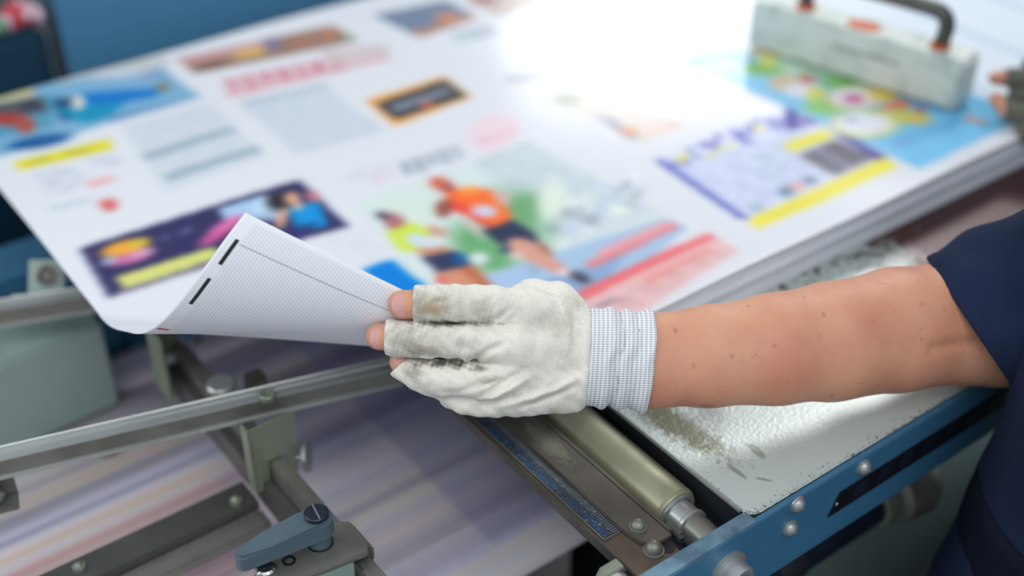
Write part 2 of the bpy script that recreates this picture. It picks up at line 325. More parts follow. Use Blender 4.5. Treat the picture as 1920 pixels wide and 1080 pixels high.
b = MB(); b.lathe([(0, .0055), (.0004, .0055), (.0004, .0042), (.0001, .004)], (.4465, .4215, .9495), (0, 0, 1), 24); b.build('slot_hole', 'black', bar)
b = MB(); b.lathe([(0, .0016), (.0006, .0014)], (.4225, .4655, .9502), (0, 0, 1), 16); b.build('pin', 'chrome', bar)

ro = thing('steel_roller', 'olive grey metal roller with a stepped shaft between ruler bar and table plate', 'roller')
RX, RZ, RV = .4845, .9335, .4525
b = MB(); b.lathe([(0, .0150), (0, .0182), (.0012, .0190), (.0022, .0188), (.0030, .0198), (.68, .0198)], (RX, RV, RZ), (0, 1, 0), 64); b.build('roller_body', 'roller', ro)
b = MB(); b.lathe([(0, .0165), (-.0014, .0165), (-.0014, .0138), (.002, .0135)], (RX, RV, RZ), (0, 1, 0), 48); b.build('end_ring', 'alu', ro)
b = MB(); b.lathe([(.0, .0132), (-.0130, .0130), (-.0140, .0140), (-.0165, .0140), (-.0172, .0120)], (RX, RV, RZ), (0, 1, 0), 48); b.build('bearing_collar', 'alu', ro)
b = MB(); b.lathe([(-.017, .0118), (-.024, .0122), (-.046, .0110)], (RX, RV, RZ), (0, 1, 0), 40); b.build('shaft', 'steel', ro)
b = MB(); b.tube([(RX-.016+.0025*math.cos(a), .444-.0011*a*.25, RZ+.006+.0025*math.sin(a)) for a in np.linspace(0, 50, 160)], .0006, 6); b.build('spring', 'steel', ro)
dr = MB(); dr.lathe([(0, .038), (.002, .04), (.66, .04)], (.522, .415, .855), (0, 1, 0), 48)
drum = thing('dark_guide_drum', 'dark guide drum partly hidden below the ruler bar at the edge of the printed web', 'roller'); dr.build('drum_body', 'navyshaft', drum)
b = MB(); b.lathe([(0, .012), (-.02, .012)], (.522, .416, .855), (0, 1, 0), 24); b.build('drum_axle', 'steel', drum)
# ---------------------------------------------------------------- under the beam
sh = thing('drive_shaft', 'dark navy drive shaft with a bright ring, below the blue beam', 'shaft')
SV = .452
b = MB(); b.lathe([(0, .0185), (.24, .0185)], (.505, SV, .797), (1, 0, 0), 40); b.build('shaft_tube', 'navyshaft', sh)
b = MB(); b.lathe([(0, .0195), (.002, .0205), (.028, .0205), (.030, .019)], (.600, SV, .797), (1, 0, 0), 40); b.build('collar', 'dark', sh)
b = MB(); b.lathe([(0, .019), (.001, .0225), (.010, .0235), (.018, .0225), (.019, .019)], (.728, SV, .797), (1, 0, 0), 40); b.build('bright_ring', 'zinc', sh)
b = MB(); b.lathe([(0, .021), (.006, .030), (.034, .034), (.044, .031), (.046, .012)], (.746, SV, .797), (1, 0, 0), 40); b.build('end_cone', 'steel', sh)
b = MB(); b.box(.50, 1.6, .50, .515, .0, .885, .002); lpn = tag(b.build('lower_side_panel', 'greypaint'), 'grey lower side panel of the machine behind the drive shaft', 'machine panel')
b = MB(); b.box(.60, 1.6, .372, .388, .0, .70, .002)
tag(b.build('lower_guard', 'teal'), 'dark blue lower guard at the bottom right beside the trousers', 'machine panel')
b = MB(); b.box(.30, .60, .45, .499, .0, .765, .004); tag(b.build('web_tray', 'greypaint'), 'grey tray wall below the front edge of the moving web', 'machine panel')

# ---------------------------------------------------------------- moving printed web
def web_mat():
    m = bpy.data.materials.new('printed_web'); m.use_nodes = True; t = m.node_tree; P = t.nodes['Principled BSDF']
    tc = nn(t, 'ShaderNodeTexCoord'); mp = nn(t, 'ShaderNodeMapping'); mp.inputs['Scale'].default_value = (.3, 34, 1); t.links.new(tc.outputs['Object'], mp.inputs[0])
    n1 = noise(t, mp.outputs[0], 1.0, 5, .6); mp2 = nn(t, 'ShaderNodeMapping'); mp2.inputs['Scale'].default_value = (1.2, 8, 1); mp2.inputs['Location'].default_value = (3, 1, 0); t.links.new(tc.outputs['Object'], mp2.inputs[0])
    n2 = noise(t, mp2.outputs[0], 1.0, 3, .5)
    cr = nn(t, 'ShaderNodeValToRGB'); els = cr.color_ramp.elements
    cols = [(.26, (96, 98, 116)), (.36, (138, 134, 156)), (.42, (176, 150, 156)), (.47, (188, 182, 192)), (.51, (150, 150, 178)), (.56, (196, 192, 200)), (.61, (190, 164, 136)), (.66, (160, 160, 170)), (.75, (204, 202, 212))]
    els[0].position = cols[0][0]; els[0].color = L4(*cols[0][1]); els[1].position = cols[-1][0]; els[1].color = L4(*cols[-1][1])
    for p, c in cols[1:-1]: e = els.new(p); e.color = L4(*c)
    t.links.new(n1, cr.inputs[0])
    sp = nn(t, 'ShaderNodeSeparateXYZ'); t.links.new(tc.outputs['Object'], sp.inputs[0])
    def ramp(bands, amp, gain=1.3):
        r = nn(t, 'ShaderNodeValToRGB'); e = r.color_ramp.elements; pos = lambda v: (v-.56)/(1.04-.56)
        b_ = sorted(bands); g_ = lambda c: (*[min(.84, x*gain) for x in lin(c)], 1)
        e[0].position = pos(b_[0][0]); e[0].color = g_(b_[0][1]); e[1].position = pos(b_[-1][0]); e[1].color = g_(b_[-1][1])
        for v, c in b_[1:-1]: q = e.new(pos(v)); q.color = g_(c)
        vv = mnode(t, 'ADD', sp.outputs[1], mnode(t, 'MULTIPLY', mnode(t, 'SUBTRACT', n2, .5), amp))
        t.links.new(mnode(t, 'DIVIDE', mnode(t, 'SUBTRACT', vv, .56), .48), r.inputs[0]); return r.outputs[0]
    left = ramp([(.60, (190, 170, 170)), (.70, (200, 192, 196)), (.725, (206, 170, 176)), (.745, (190, 140, 152)), (.80, (180, 150, 140)), (.817, (184, 140, 126)), (.826, (186, 180, 180)), (.838, (192, 160, 128)), (.848, (204, 198, 204)), (.857, (126, 122, 142)), (.864, (184, 184, 208)), (.876, (150, 150, 156)), (.892, (168, 154, 134)), (.91, (166, 160, 158)), (.95, (150, 144, 146)), (.98, (70, 68, 84)), (1.0, (150, 140, 150)), (1.02, (50, 50, 62))], .012)
    right = ramp([(.57, (216, 214, 232)), (.60, (204, 206, 226)), (.615, (160, 156, 186)), (.641, (158, 156, 160)), (.655, (176, 166, 176)), (.667, (196, 174, 168)), (.68, (170, 162, 176)), (.70, (196, 188, 204)), (.715, (176, 174, 196)), (.73, (204, 202, 222)), (.745, (166, 162, 186)), (.76, (186, 184, 204)), (.782, (158, 156, 176)), (.80, (140, 140, 164)), (.82, (116, 118, 148)), (.84, (150, 146, 160)), (.86, (110, 110, 134)), (.88, (170, 160, 168)), (.90, (80, 78, 96)), (.915, (76, 74, 90)), (.93, (160, 148, 158)), (.95, (66, 64, 80)), (.97, (60, 58, 72)), (.99, (140, 130, 138)), (1.01, (64, 60, 74))], .018, 1.8)
    wx = nn(t, 'ShaderNodeMapRange', interpolation_type='SMOOTHSTEP'); wx.inputs[1].default_value = .26; wx.inputs[2].default_value = .33; t.links.new(sp.outputs[0], wx.inputs[0])
    col = mixc(t, wx.outputs[0], left, right)
    col = mixc(t, .38, col, cr.outputs[0])
    for sc_, loc_, c_, am_ in ((44, 0, (92, 88, 112), .55), (70, 5, (226, 222, 234), .5)):
        mp3 = nn(t, 'ShaderNodeMapping'); mp3.inputs['Scale'].default_value = (.35, sc_, 1); mp3.inputs['Location'].default_value = (loc_, loc_*2, 0); t.links.new(tc.outputs['Object'], mp3.inputs[0])
        st3 = nn(t, 'ShaderNodeMapRange', interpolation_type='SMOOTHSTEP'); st3.inputs[1].default_value = .5; st3.inputs[2].default_value = .72; t.links.new(noise(t, mp3.outputs[0], 1., 3, .55), st3.inputs[0])
        col = mixc(t, mnode(t, 'MULTIPLY', st3.outputs[0], am_), col, L4(*c_))
    ed = nn(t, 'ShaderNodeMapRange', interpolation_type='SMOOTHSTEP'); ed.inputs[1].default_value = .428; ed.inputs[2].default_value = .436; t.links.new(sp.outputs[0], ed.inputs[0])
    e3 = nn(t, 'ShaderNodeMapRange', interpolation_type='SMOOTHSTEP'); e3.inputs[1].default_value = .603; e3.inputs[2].default_value = .62; t.links.new(sp.outputs[1], e3.inputs[0])
    col = mixc(t, mnode(t, 'MULTIPLY', mnode(t, 'MULTIPLY', ed.outputs[0], e3.outputs[0]), .42), col, L4(112, 118, 172))
    t.links.new(col, P.inputs['Base Color']); P.inputs['Roughness'].default_value = .6; return m
NU = 60; me = bpy.data.meshes.new('printed_web'); bm = bmesh.new()
def webz(u): return .800-.0 if u < .50 else .800-.10*((u-.50)/.1)**2
us = list(np.linspace(-.5, .50, 20))+list(np.linspace(.505, .53, 8)); prev = None
for sgn in (0, -.0008):
    prev = None
    for u in us:
        r = [bm.verts.new((u, v, webz(u)+sgn)) for v in (.566, 1.045)]
        if prev: f = bm.faces.new((prev[0], r[0], r[1], prev[1])) 
        prev = r
bm.to_mesh(me); bm.free(); web = tag(link('printed_web', me, web_mat(), None, 60), 'long printed paper web with blurred colour bands running under the rails', 'paper web')
b = MB(); b.box(-.5, .45, .60, 1.04, .461, .798, .002); tag(b.build('web_bed', 'dark'), 'dark bed carrying the printed paper web', 'machine bed')
b = MB(); b.box(-.6, .54, .55, 1.35, .0, .46, .002); tag(b.build('machine_base', 'dark'), 'dark machine base deep below the rails', 'machine base')

# ---------------------------------------------------------------- rails
def rail(name, p0, p1, z, label):
    root = thing(name, label, 'rail', group='aluminium support rails')
    a = Vector((*p0, z)); d = Vector((p1[0]-p0[0], p1[1]-p0[1], 0)); L = d.length; ang = math.atan2(d.y, d.x)
    mt = Matrix.Translation(a) @ Matrix.Rotation(ang, 4, 'Z')
    X = Matrix(((0, 0, 1, 0), (1, 0, 0, 0), (0, 1, 0, 0), (0, 0, 0, 1)))   # profile (y,z) swept along x
    prof = [(-.0120, 0), (-.0120, -.0016), (-.0105, -.0020), (-.0105, -.0150), (-.0140, -.0155), (-.0140, -.0175), (.0022, -.0175), (.0027, .0012), (.0020, .0020), (.0012, .0012), (.0010, .0), (-.0010, -.0004), (-.0015, .0007), (-.0030, .0007), (-.0035, -.0004)]
    b = MB(); b.prism(prof, 0, L, .0003, mt @ X); body = b.build('rail_channel', 'alu', root)
    b = MB(); b.box(0, L, -.0112, -.0104, -.0145, -.0022, 0, mt); b.build('side_groove', 'steel', root)
    return root, mt
r1, m1 = rail('support_rail', (-.32, .909), (.405, .7015), .9555, 'long aluminium rail crossing in front, passing under the gloved fingers')
b = MB(); b.lathe([(0, .0062), (.0006, .0065), (.0052, .0065), (.0060, .0058), (.0060, .0045), (.0042, .0040), (.0042, .001)], (*PZ(502, 748, .955), .955), (0, 0, 1), 28); b.build('cap_screw', 'zinc', r1)
r2, m2 = rail('support_rail', (-.30, 1.157), (.42, .887), .9505, 'short visible aluminium rail further back, in front of the blue casting')
# ---------------------------------------------------------------- cross tube and its fittings
tu = thing('cross_tube', 'square olive steel cross tube running under the front rail to the lever clamp', 'tube')
b = MB(); b.box(.2825, .2948, .30, .885, .884, .9105, .001); b.build('tube_bar', 'steel', tu)
b = MB(); b.box(.2745, .2822, .30, .885, .864, .893, .0008); b.build('side_channel', 'darksteel', tu)
b = MB(); b.box(.2830, .2837, .30, .885, .9102, .9110, .0002); b.build('bright_edge', 'chrome', tu)
br = thing('rail_bracket', 'green zinc bracket hanging from the front rail over the cross tube', 'bracket')
XZ = Matrix(((1, 0, 0, 0), (0, 0, -1, 0), (0, 1, 0, 0), (0, 0, 0, 1)))   # profile in x,z swept to -y
BV = .700
b = MB(); b.prism([(.2690, .950), (.3090, .950), (.3068, .892), (.3030, .8845), (.2985, .8865), (.2975, .9120), (.2815, .9120), (.2815, .8860), (.2690, .8840)], -BV-.002, -BV, .0005, XZ); b.build('face_plate', 'zinc', br)
b = MB(); b.box(.2672, .2692, BV-.001, BV+.012, .8835, .950, .0006); b.build('side_flange', 'zinc', br)
b = MB(); b.lathe([(0, .0026), (.007, .0026)], (.3060, BV+.001, .9015), (1, -.75, .15), 16); b.lathe([(.006, .004), (.0065, .0122), (.0100, .0127), (.0105, .0115), (.0112, .0035)], (.3060, BV+.001, .9015), (1, -.75, .15), 36); b.build('thumb_screw', 'alu', br)
# bracket at the far end of the tube
fbk = thing('tube_end_bracket', 'pale green bracket at the far end of the cross tube, just under the curled sheet', 'bracket')
b = MB(); b.box(.2640, .2665, .855, .890, .872, .942, .0008); b.box(.2665, .292, .8865, .889, .90, .942, .0008); b.build('bracket_plate', 'zinc', fbk)
b = MB(); b.box(.290, .312, .868, .882, .9215, .9255, .001); b.build('blue_clip', 'blue', fbk)
b = MB(); b.lathe([(0, .005), (.008, .005), (.009, .0035)], (.307, .885, .905), (0, 0, 1), 20); b.build('end_stud', 'steel', fbk)
kn = thing('round_knob', 'flat grey round knob on the cross tube behind the front rail', 'knob')
b = MB(); b.lathe([(0, .0045), (.010, .0045)], (.2895, .7975, .908), (0, 0, 1), 20); b.build('knob_stem', 'steel', kn)
b = MB(); b.lathe([(0, .0105), (.001, .0122), (.0042, .0122), (.0055, .0108)], (.2895, .7975, .918), (0, 0, 1), 40); b.build('knob_head', 'alu', kn)
b = MB(); b.box(.310, .326, .785, .800, .895, .922, .002); b.box(.29, .326, .788, .796, .892, .897, .0005); tag(b.build('steel_block', 'darksteel'), 'small dark steel block beside the round knob behind the front rail', 'block')

# lever clamp
cl = thing('lever_clamp', 'steel clamp with a slate blue tapered lever on the cross tube, bottom of frame', 'clamp')
b = MB(); b.prism([(.2240, .5735), (.2905, .5640), (.2960, .572), (.2960, .598), (.2900, .603), (.2420, .603), (.2240, .595)], .9165, .9215, .001); b.prism([(.2925, .5660), (.2975, .5660), (.2975, .598), (.2925, .598)], .905, .9200, .002); b.build('clamp_plate', 'steel', cl)
b = MB(); b.prism([(.2360, .5725), (.2800, .5665), (.2800, .5700), (.2360, .5760)], .86, .9165, .0006); b.build('clamp_side', 'greypaint', cl)
b = MB(); b.prism([(.200, .560), (.2235, .560), (.2235, .590), (.216, .598), (.203, .594)], .905, .913, .001); b.build('foot_plate', 'steel', cl)
pv = PZ(600, 1017, .9215); hb = Vector((pv[0], pv[1], .9215))
b = MB(); b.lathe([(0, .0098), (.0008, .0098)], hb, (0, 0, 1), 32); b.build('washer', 'black', cl)
b = MB(); b.lathe([(.0008, .0088), (.014, .0092), (.0145, .0095)], hb, (0, 0, 1), 36)
def hull2(c0, r0, c1, r1, n=14):
    d = Vector(c1)-Vector(c0); a0 = math.atan2(d.y, d.x); L = d.length; th = math.acos((r0-r1)/L)
    return [(c0[0]+r0*math.cos(a0+t), c0[1]+r0*math.sin(a0+t)) for t in np.linspace(th, 2*math.pi-th, n)] + [(c1[0]+r1*math.cos(a0+t), c1[1]+r1*math.sin(a0+t)) for t in np.linspace(-th, th, n)]
tip = PZ(457, 1036, .942)
P3 = hull2((hb.x, hb.y), .0112, tip, .0066)
t_ = bmesh.new(); lo = [t_.verts.new((p[0], p[1], .9345+.0*0)) for p in P3]; hi = [t_.verts.new((p[0], p[1], .9465)) for p in P3]
for p, l, h_ in zip(P3, lo, hi):
    k = ((Vector(p)-Vector((hb.x, hb.y))).length)/.07; l.co.z = .9330-.006*k; h_.co.z = .9500-.0075*k
t_.faces.new(lo[::-1]); t_.faces.new(hi)
for k in range(len(lo)): t_.faces.new((lo[k], lo[(k+1) % len(lo)], hi[(k+1) % len(lo)], hi[k]))
bmesh.ops.recalc_face_normals(t_, faces=t_.faces); bmesh.ops.bevel(t_, geom=[e for e in t_.edges if abs(e.verts[0].co.z-e.verts[1].co.z) < .004], offset=.0022, segments=4, affect='EDGES', clamp_overlap=True)
b.merge(t_); lev = b.build('lever_handle', 'lever', cl)
b = MB(); b.lathe([(0, .0088), (.0022, .0088), (.0030, .0080), (.0031, .002)], (hb.x, hb.y, .9495), (0, 0, 1), 36); ph = b.build('pivot_screw', 'navyshaft', lev)
mt = Matrix.Translation((hb.x, hb.y, 0)) @ Matrix.Rotation(math.radians(80), 4, 'Z')
b = MB(); b.box(-.0078, .0078, -.0006, .0006, .9524, .95275, 0, mt); b.build('screw_slot', 'chrome', lev)
hp = PZ(542, 1052, .9215); b = MB(); b.lathe([(0, .0048), (.0012, .0048), (.0013, .0032), (.0002, .0030)], (*hp, .9212), (0, 0, 1), 24); b.build('socket_screw', 'black', cl)
cp = PZ(498, 1064, .925); b = MB(); b.lathe([(0, .0095), (.003, .0095), (.003, .0078), (.012, .0075), (.0135, .006), (.0138, .002)], (*cp, .913), (0, 0, 1), 30); b.build('cap_nut', 'chrome', cl)

# ---------------------------------------------------------------- dark screwed bar at the lower left
db = thing('screwed_bar', 'dark flat steel bar with two small screws at the lower left over the printed web', 'bar')
b = MB(); b.box(-.45, .2745, .7155, .7455, .850, .860, .001); b.build('top_bar', 'darksteel', db)
b = MB(); b.box(-.45, .2745, .695, .7150, .842, .8525, .0015); b.build('lower_step', 'steel', db)
for x, y in ((.130, .7340), (.2590, .7265)):
    dome('small_screw', (x, y, .860), (0, 0, 1), .0040, .0040, db, 'zinc')
    b = MB(); b.lathe([(0, .0050), (.0035, .0050)], (x, y-.001, .8595), (0, 0, 1), 20); 
    b.build('screw_collar', 'zinc', db)
# ---------------------------------------------------------------- covers at left
gb = thing('grey_motor_cover', 'grey-green painted machine cover at the left edge behind the front rail', 'machine cover')
pts = [PZ(-120, 612, .90), PZ(166, 574, .90), PZ(190, 606, .90), PZ(-120, 735, .90)]
b = MB(); b.prism([(p[0], p[1]) for p in pts][::-1], .8025, .90, .003); b.build('cover_shell', 'greypaint', gb)
b = MB(); b.box(.205, .222, .905, .920, .8025, .81, .002); b.lathe([(0, .003), (.006, .003)], (.214, .912, .806), (0, 0, 1), 12); b.build('cover_foot', 'greypaint', gb)
bc = thing('blue_casting', 'blue painted casting at the left edge beneath the printed sheet', 'machine casting')
b = MB(); b.box(-.30, .30, 1.06, 1.16, .461, .885, .012); b.build('casting_body', 'blue', bc)
b = MB(); b.box(-.30, .28, 1.085, 1.16, .88, .897, .006); b.build('casting_cap', 'blue', bc)
b = MB(); p = D(14, 545, 1.13); b.lathe([(0, .020), (.004, .021), (.006, .016)], (p.x-.03, p.y+.02, p.z), (0, -1, .3), 32); b.build('black_plug', 'black', bc)
sb = thing('screw_tab', 'pale tab with a hex screw between the back rail and blue casting', 'bracket')
c0 = D(88, 518, 1.13); q = Matrix.Translation(c0) @ Matrix.Rotation(-YAW, 4, 'Z') @ Matrix.Rotation(math.radians(50), 4, 'X')
b = MB(); b.box(-.0165, .0160, -.028, .0150, -.002, .001, .001, q); b.box(-.032, .030, -.034, -.016, -.010, .0, .001, q); b.build('tab_plate', 'greypaint', sb)
b = MB(); b.lathe([(0, .0095), (.0025, .0098), (.003, .0075), (.006, .0072), (.007, .005), (.004, .003)], q @ Vector((0, .001, .001)), q.to_3x3() @ Vector((0, 0, 1)), 24); b.build('hex_screw', 'steel', sb)
lt = thing('corner_bracket', 'steel corner bracket with a bright nut at the left edge under the front rail', 'bracket')
c0 = D(5, 925, .97); q = Matrix.Translation(c0) @ Matrix.Rotation(math.radians(-16), 4, 'Z')
b = MB(); b.box(-.05, .010, .004, .008, -.006, .024, .0008, q); b.box(-.05, .010, -.012, .008, -.010, -.006, .0008, q); b.build('angle_plate', 'steel', lt)
b = MB(); b.lathe([(0, .0075), (.006, .0075), (.007, .006)], q @ Vector((-.006, -.002, .004)), (0, -1, .2), 6); b.build('nut', 'chrome', lt, 30)
# back panels
bp = thing('blue_back_panel', 'large blue machine panel behind the far edge of the sheet', 'machine panel')
b = MB(); b.box(.380, 1.15, 1.38, 1.42, .0, 1.075, .006); b.build('panel_face', 'blue2', bp)
b = MB(); b.box(.375, .381, 1.374, 1.38, .0, 1.075, .002); b.build('panel_edge', 'bronze', bp)
b = MB(); b.box(-.3, .368, 1.365, 1.412, .0, 1.018, .012); tag(b.build('dark_teal_cabinet', 'teal'), 'dark teal cabinet at the top left corner beside the blue panel', 'machine cabinet')
rg = MB()
for i, (x, y, r) in enumerate(((.337, 1.388, .012), (.349, 1.390, .015), (.361, 1.388, .012), (.355, 1.392, .011))):
    t_ = bmesh.new(); bmesh.ops.create_icosphere(t_, subdivisions=3, radius=r)
    for v in t_.verts: v.co += v.co.normalized()*.004*math.sin(v.co.x*400+i)*math.cos(v.co.y*350); 
    bmesh.ops.translate(t_, vec=(x, y, 1.018+r*.8), verts=t_.verts); rg.merge(t_)
tag(rg.build('wiping_cloth', 'rag', None, 180), 'crumpled red and white cloth on the dark teal cabinet', 'cloth')
gr = MB(); t_ = bmesh.new(); bmesh.ops.create_icosphere(t_, subdivisions=3, radius=.02)
for v in t_.verts: v.co.z *= .5; v.co += v.co.normalized()*.003*math.sin(v.co.x*300)
bmesh.ops.translate(t_, vec=(.316, 1.388, 1.027), verts=t_.verts); gr.merge(t_); tag(gr.build('green_cloth', 'green', None, 180), 'small green cloth at the left edge on the dark teal cabinet', 'cloth')
b = MB(); b.box(-.4, .37, 1.62, 1.66, .0, 1.6, .01); tag(b.build('black_cabinet', 'black'), 'black cabinet wall in the far top left corner', 'machine cabinet')
# ---------------------------------------------------------------- paper stack
def stack_bulk(name, x0, x1, y0, y1, z0, z1, n, label, seed, m='paperedge'):
    r = random.Random(seed); b = MB(); dz = (z1-z0)/n; drift = 0
    for k in range(n):
        drift = .8*drift+r.uniform(-.0006, .0006); e = drift
        b.box(x0+e+r.uniform(0, .0006), x1+e, y0+e+r.uniform(0, .0007), y1+e, z0+k*dz, z0+(k+1)*dz, 0)
    return tag(b.build(name, m, None, None), label, 'paper stack', None, 'stuff')
U0, U1, V0, V1 = .2165, 1.094, .5805, 1.262
stack_bulk('paper_stack', .515, 1.092, .584, 1.25, .9605, .9805, 22, 'lower bundle of printed sheets with grey white edges resting on the table plate', 3)
stack_bulk('paper_stack', .512, 1.093, .5815, 1.25, .9812, .9985, 20, 'upper bundle of printed sheets directly under the top printed sheet', 4)
stack_bulk('paper_stack', 1.105, 1.75, .60, 1.25, .9605, .992, 30, 'neighbouring stack of pale sheets in the top right corner behind the metal block', 9)

# artwork painted into the sheet as a colour attribute, in sheet coordinates
STEP = .0016
gu = np.arange(U0, U1+STEP*.5, STEP); gv = np.arange(V0, V1+STEP*.5, STEP)
GU, GV = np.meshgrid(gu, gv, indexing='ij'); ART = np.empty(GU.shape+(3,)); ART[:] = (223, 224, 229)
def quv(pts): return [PZ(x, y, 1.0) for x, y in pts]
def paint(mask, col, a=1.): 
    m_ = (mask*a)[..., None]; ART[:] = ART*(1-m_)+np.array(col, float)*m_
def inpoly(q):
    inside = np.zeros(GU.shape, bool); n = len(q)
    for i in range(n):
        (x1, y1), (x2, y2) = q[i], q[(i+1) % n]
        c = ((y1 > GV) != (y2 > GV)); xi = (x2-x1)*(GV-y1)/((y2-y1) if abs(y2-y1) > 1e-12 else 1e-12)+x1
        inside ^= c & (GU < xi)
    return inside.astype(float)
def poly(pts, col, a=1.): paint(inpoly(quv(pts)), col, a)
def oval(cx, cy, rx, ry, col, a=1., ang=0., soft=.25):
    c = PZ(cx, cy, 1.); ca, sa = math.cos(ang), math.sin(ang)
    ex = PZ(cx+rx*ca, cy+rx*sa, 1.); ey = PZ(cx-ry*sa, cy+ry*ca, 1.)
    Mx = np.array([[ex[0]-c[0], ey[0]-c[0]], [ex[1]-c[1], ey[1]-c[1]]]); Mi = np.linalg.inv(Mx)
    a_ = Mi[0, 0]*(GU-c[0])+Mi[0, 1]*(GV-c[1]); b_ = Mi[1, 0]*(GU-c[0])+Mi[1, 1]*(GV-c[1])
    paint(np.clip((1+soft-np.sqrt(a_*a_+b_*b_))/(2*soft), 0, 1), col, a)
def textlines(pts, col, pitch=.005, a=.5, fill=.55, seed=0):
    """rows of small type: thin lines along the sheet broken into words"""
    m_ = inpoly(quv(pts)); row = np.floor(GV/pitch); r = np.sin(row*12.9898+seed)*43758.5; r -= np.floor(r)
    wd = np.sin((GU/(.004+.003*r)+r*7))*.5+.5
    paint(m_*((GV/pitch-row) < fill)*(wd > .25), col, a)
def letters(x0, y0, x1, y1, hgt, n, col, a=1., seed=1):
    r = random.Random(seed)
    for k in range(n):
        t0 = (k+.08)/n; t1 = (k+.80)/n; X0, Y0 = x0+(x1-x0)*t0, y0+(y1-y0)*t0; X1, Y1 = x0+(x1-x0)*t1, y0+(y1-y0)*t1
        dx = hgt*.62
        h_ = hgt*r.uniform(.8, 1.1)
        poly([(X0, Y0), (X1, Y1), (X1+h_*.62, Y1+h_), (X0+h_*.62, Y0+h_)], col, a*r.uniform(.65, 1))
        if r.random() < .7: oval((X0+X1)/2+h_*.3, (Y0+Y1)/2+h_*.5, abs(X1-X0)*.22, h_*.2, (235, 232, 238), .8)
G = (176, 186, 196)
# swimmer picture
poly([(-90, 185), (305, 128), (378, 186), (-60, 312)], (124, 172, 204))
poly([(-60, 200), (110, 178), (100, 240), (-60, 270)], (84, 150, 180)); poly([(-90, 180), (62, 166), (66, 184), (-60, 205)], (196, 192, 150))
poly([(100, 132), (310, 106), (320, 124), (110, 158)], (196, 200, 196)); poly([(-60, 205), (80, 184), (92, 212), (-60, 232)], (84, 86, 96)); oval(60, 200, 24, 14, (60, 62, 76))
oval(15, 226, 30, 12, (170, 66, 56)); oval(48, 236, 18, 16, (176, 78, 60), 1, .4); poly([(100, 196), (150, 182), (168, 220), (118, 232)], (20, 92, 140)); oval(120, 196, 18, 10, (24, 70, 110))
poly([(152, 178), (316, 166), (290, 186), (170, 208)], (0, 116, 196)); poly([(108, 208), (240, 196), (200, 226), (160, 236)], (0, 142, 180)); oval(147, 196, 12, 14, (236, 216, 206)); oval(306, 166, 14, 10, (128, 128, 112)); oval(278, 140, 26, 9, (120, 144, 180), .9, -.1)
poly([(200, 222), (370, 186), (300, 210), (210, 236)], (96, 142, 188), .8); oval(75, 268, 60, 12, (24, 88, 148), 1, -.15); oval(230, 142, 60, 8, (206, 208, 222), .7, -.1)
# left page below it
poly([(28, 304), (204, 264), (214, 284), (36, 322)], (226, 214, 52)); textlines([(55, 302), (180, 274), (186, 284), (62, 312)], (150, 150, 70), .004, .6)
textlines([(60, 330), (140, 312), (170, 350), (88, 372)], (150, 158, 190), .006, .5); textlines([(165, 302), (215, 290), (232, 312), (182, 326)], (160, 160, 196), .006, .5)
poly([(160, 344), (212, 332), (218, 344), (168, 358)], (234, 170, 172), .8); oval(206, 388, 15, 12, (216, 96, 92)); oval(192, 384, 8, 6, (220, 130, 126))
poly([(90, 390), (170, 372), (176, 382), (98, 402)], (190, 206, 216), .7)
# grey text columns
poly([(225, 240), (395, 196), (500, 300), (312, 368)], (210, 215, 223)); textlines([(235, 246), (395, 204), (480, 290), (318, 350)], (178, 186, 198), .0048, .5)
poly([(266, 294), (436, 242), (446, 252), (276, 308)], (160, 178, 190)); poly([(306, 332), (484, 278), (494, 290), (316, 346)], (160, 178, 190))
poly([(448, 196), (600, 158), (724, 246), (556, 296)], (208, 214, 224)); textlines([(448, 196), (600, 158), (724, 246), (556, 296)], (170, 182, 198), .0048, .4); poly([(450, 192), (610, 156), (618, 164), (462, 204)], (182, 194, 206), .9)
# food picture and red headline
poly([(330, 112), (624, 50), (672, 78), (368, 140)], (150, 118, 100)); poly([(332, 110), (500, 76), (510, 90), (345, 124)], (196, 150, 150)); oval(470, 100, 34, 8, (220, 178, 100), 1, -.2); oval(400, 122, 30, 7, (120, 90, 70), 1, -.2); oval(510, 84, 18, 12, (126, 118, 150), 1); oval(575, 80, 34, 9, (168, 120, 104), 1, -.2); oval(618, 66, 14, 8, (196, 128, 94))
letters(415, 152, 640, 106, 24, 7, (204, 112, 126), .95, 3); poly([(600, 96), (720, 84), (736, 104), (620, 128)], (206, 188, 188), .8); poly([(420, 178), (728, 106), (734, 112), (430, 186)], (222, 140, 150), .6); oval(655, 74, 12, 10, (150, 176, 160), .7)
# orange framed advert
poly([(684, 190), (832, 143), (886, 184), (740, 238)], (240, 168, 84)); poly([(702, 196), (835, 150), (876, 182), (746, 228)], (58, 62, 72)); poly([(728, 200), (838, 165), (846, 175), (742, 212)], (130, 136, 148)); poly([(742, 226), (872, 184), (884, 184), (740, 238)], (240, 166, 76)); oval(802, 198, 14, 5, (230, 110, 80))
poly([(700, 30), (835, 2), (892, 32), (780, 70)], (118, 132, 156)); poly([(770, 62), (884, 26), (892, 36), (790, 72)], (176, 130, 110)); oval(840, 34, 26, 7, (214, 140, 100)); poly([(842, 64), (915, 48), (938, 66), (866, 84)], (186, 192, 204)); oval(868, 74, 18, 8, (190, 214, 208))
poly([(870, -10), (990, -26), (1010, 12), (930, 34)], (196, 182, 172)); oval(905, 2, 26, 9, (170, 120, 120))
# headline and stamp
letters(745, 308, 862, 272, 24, 5, (152, 160, 174), .9, 5); letters(690, 330, 740, 318, 18, 2, (220, 196, 206), .8, 6); oval(925, 250, 52, 34, (240, 210, 216), .8, -.3, .1); letters(895, 262, 965, 240, 16, 4, (232, 176, 190), .8, 8)
textlines([(640, 330), (720, 308), (735, 325), (655, 350)], (190, 190, 205), .005, .4)
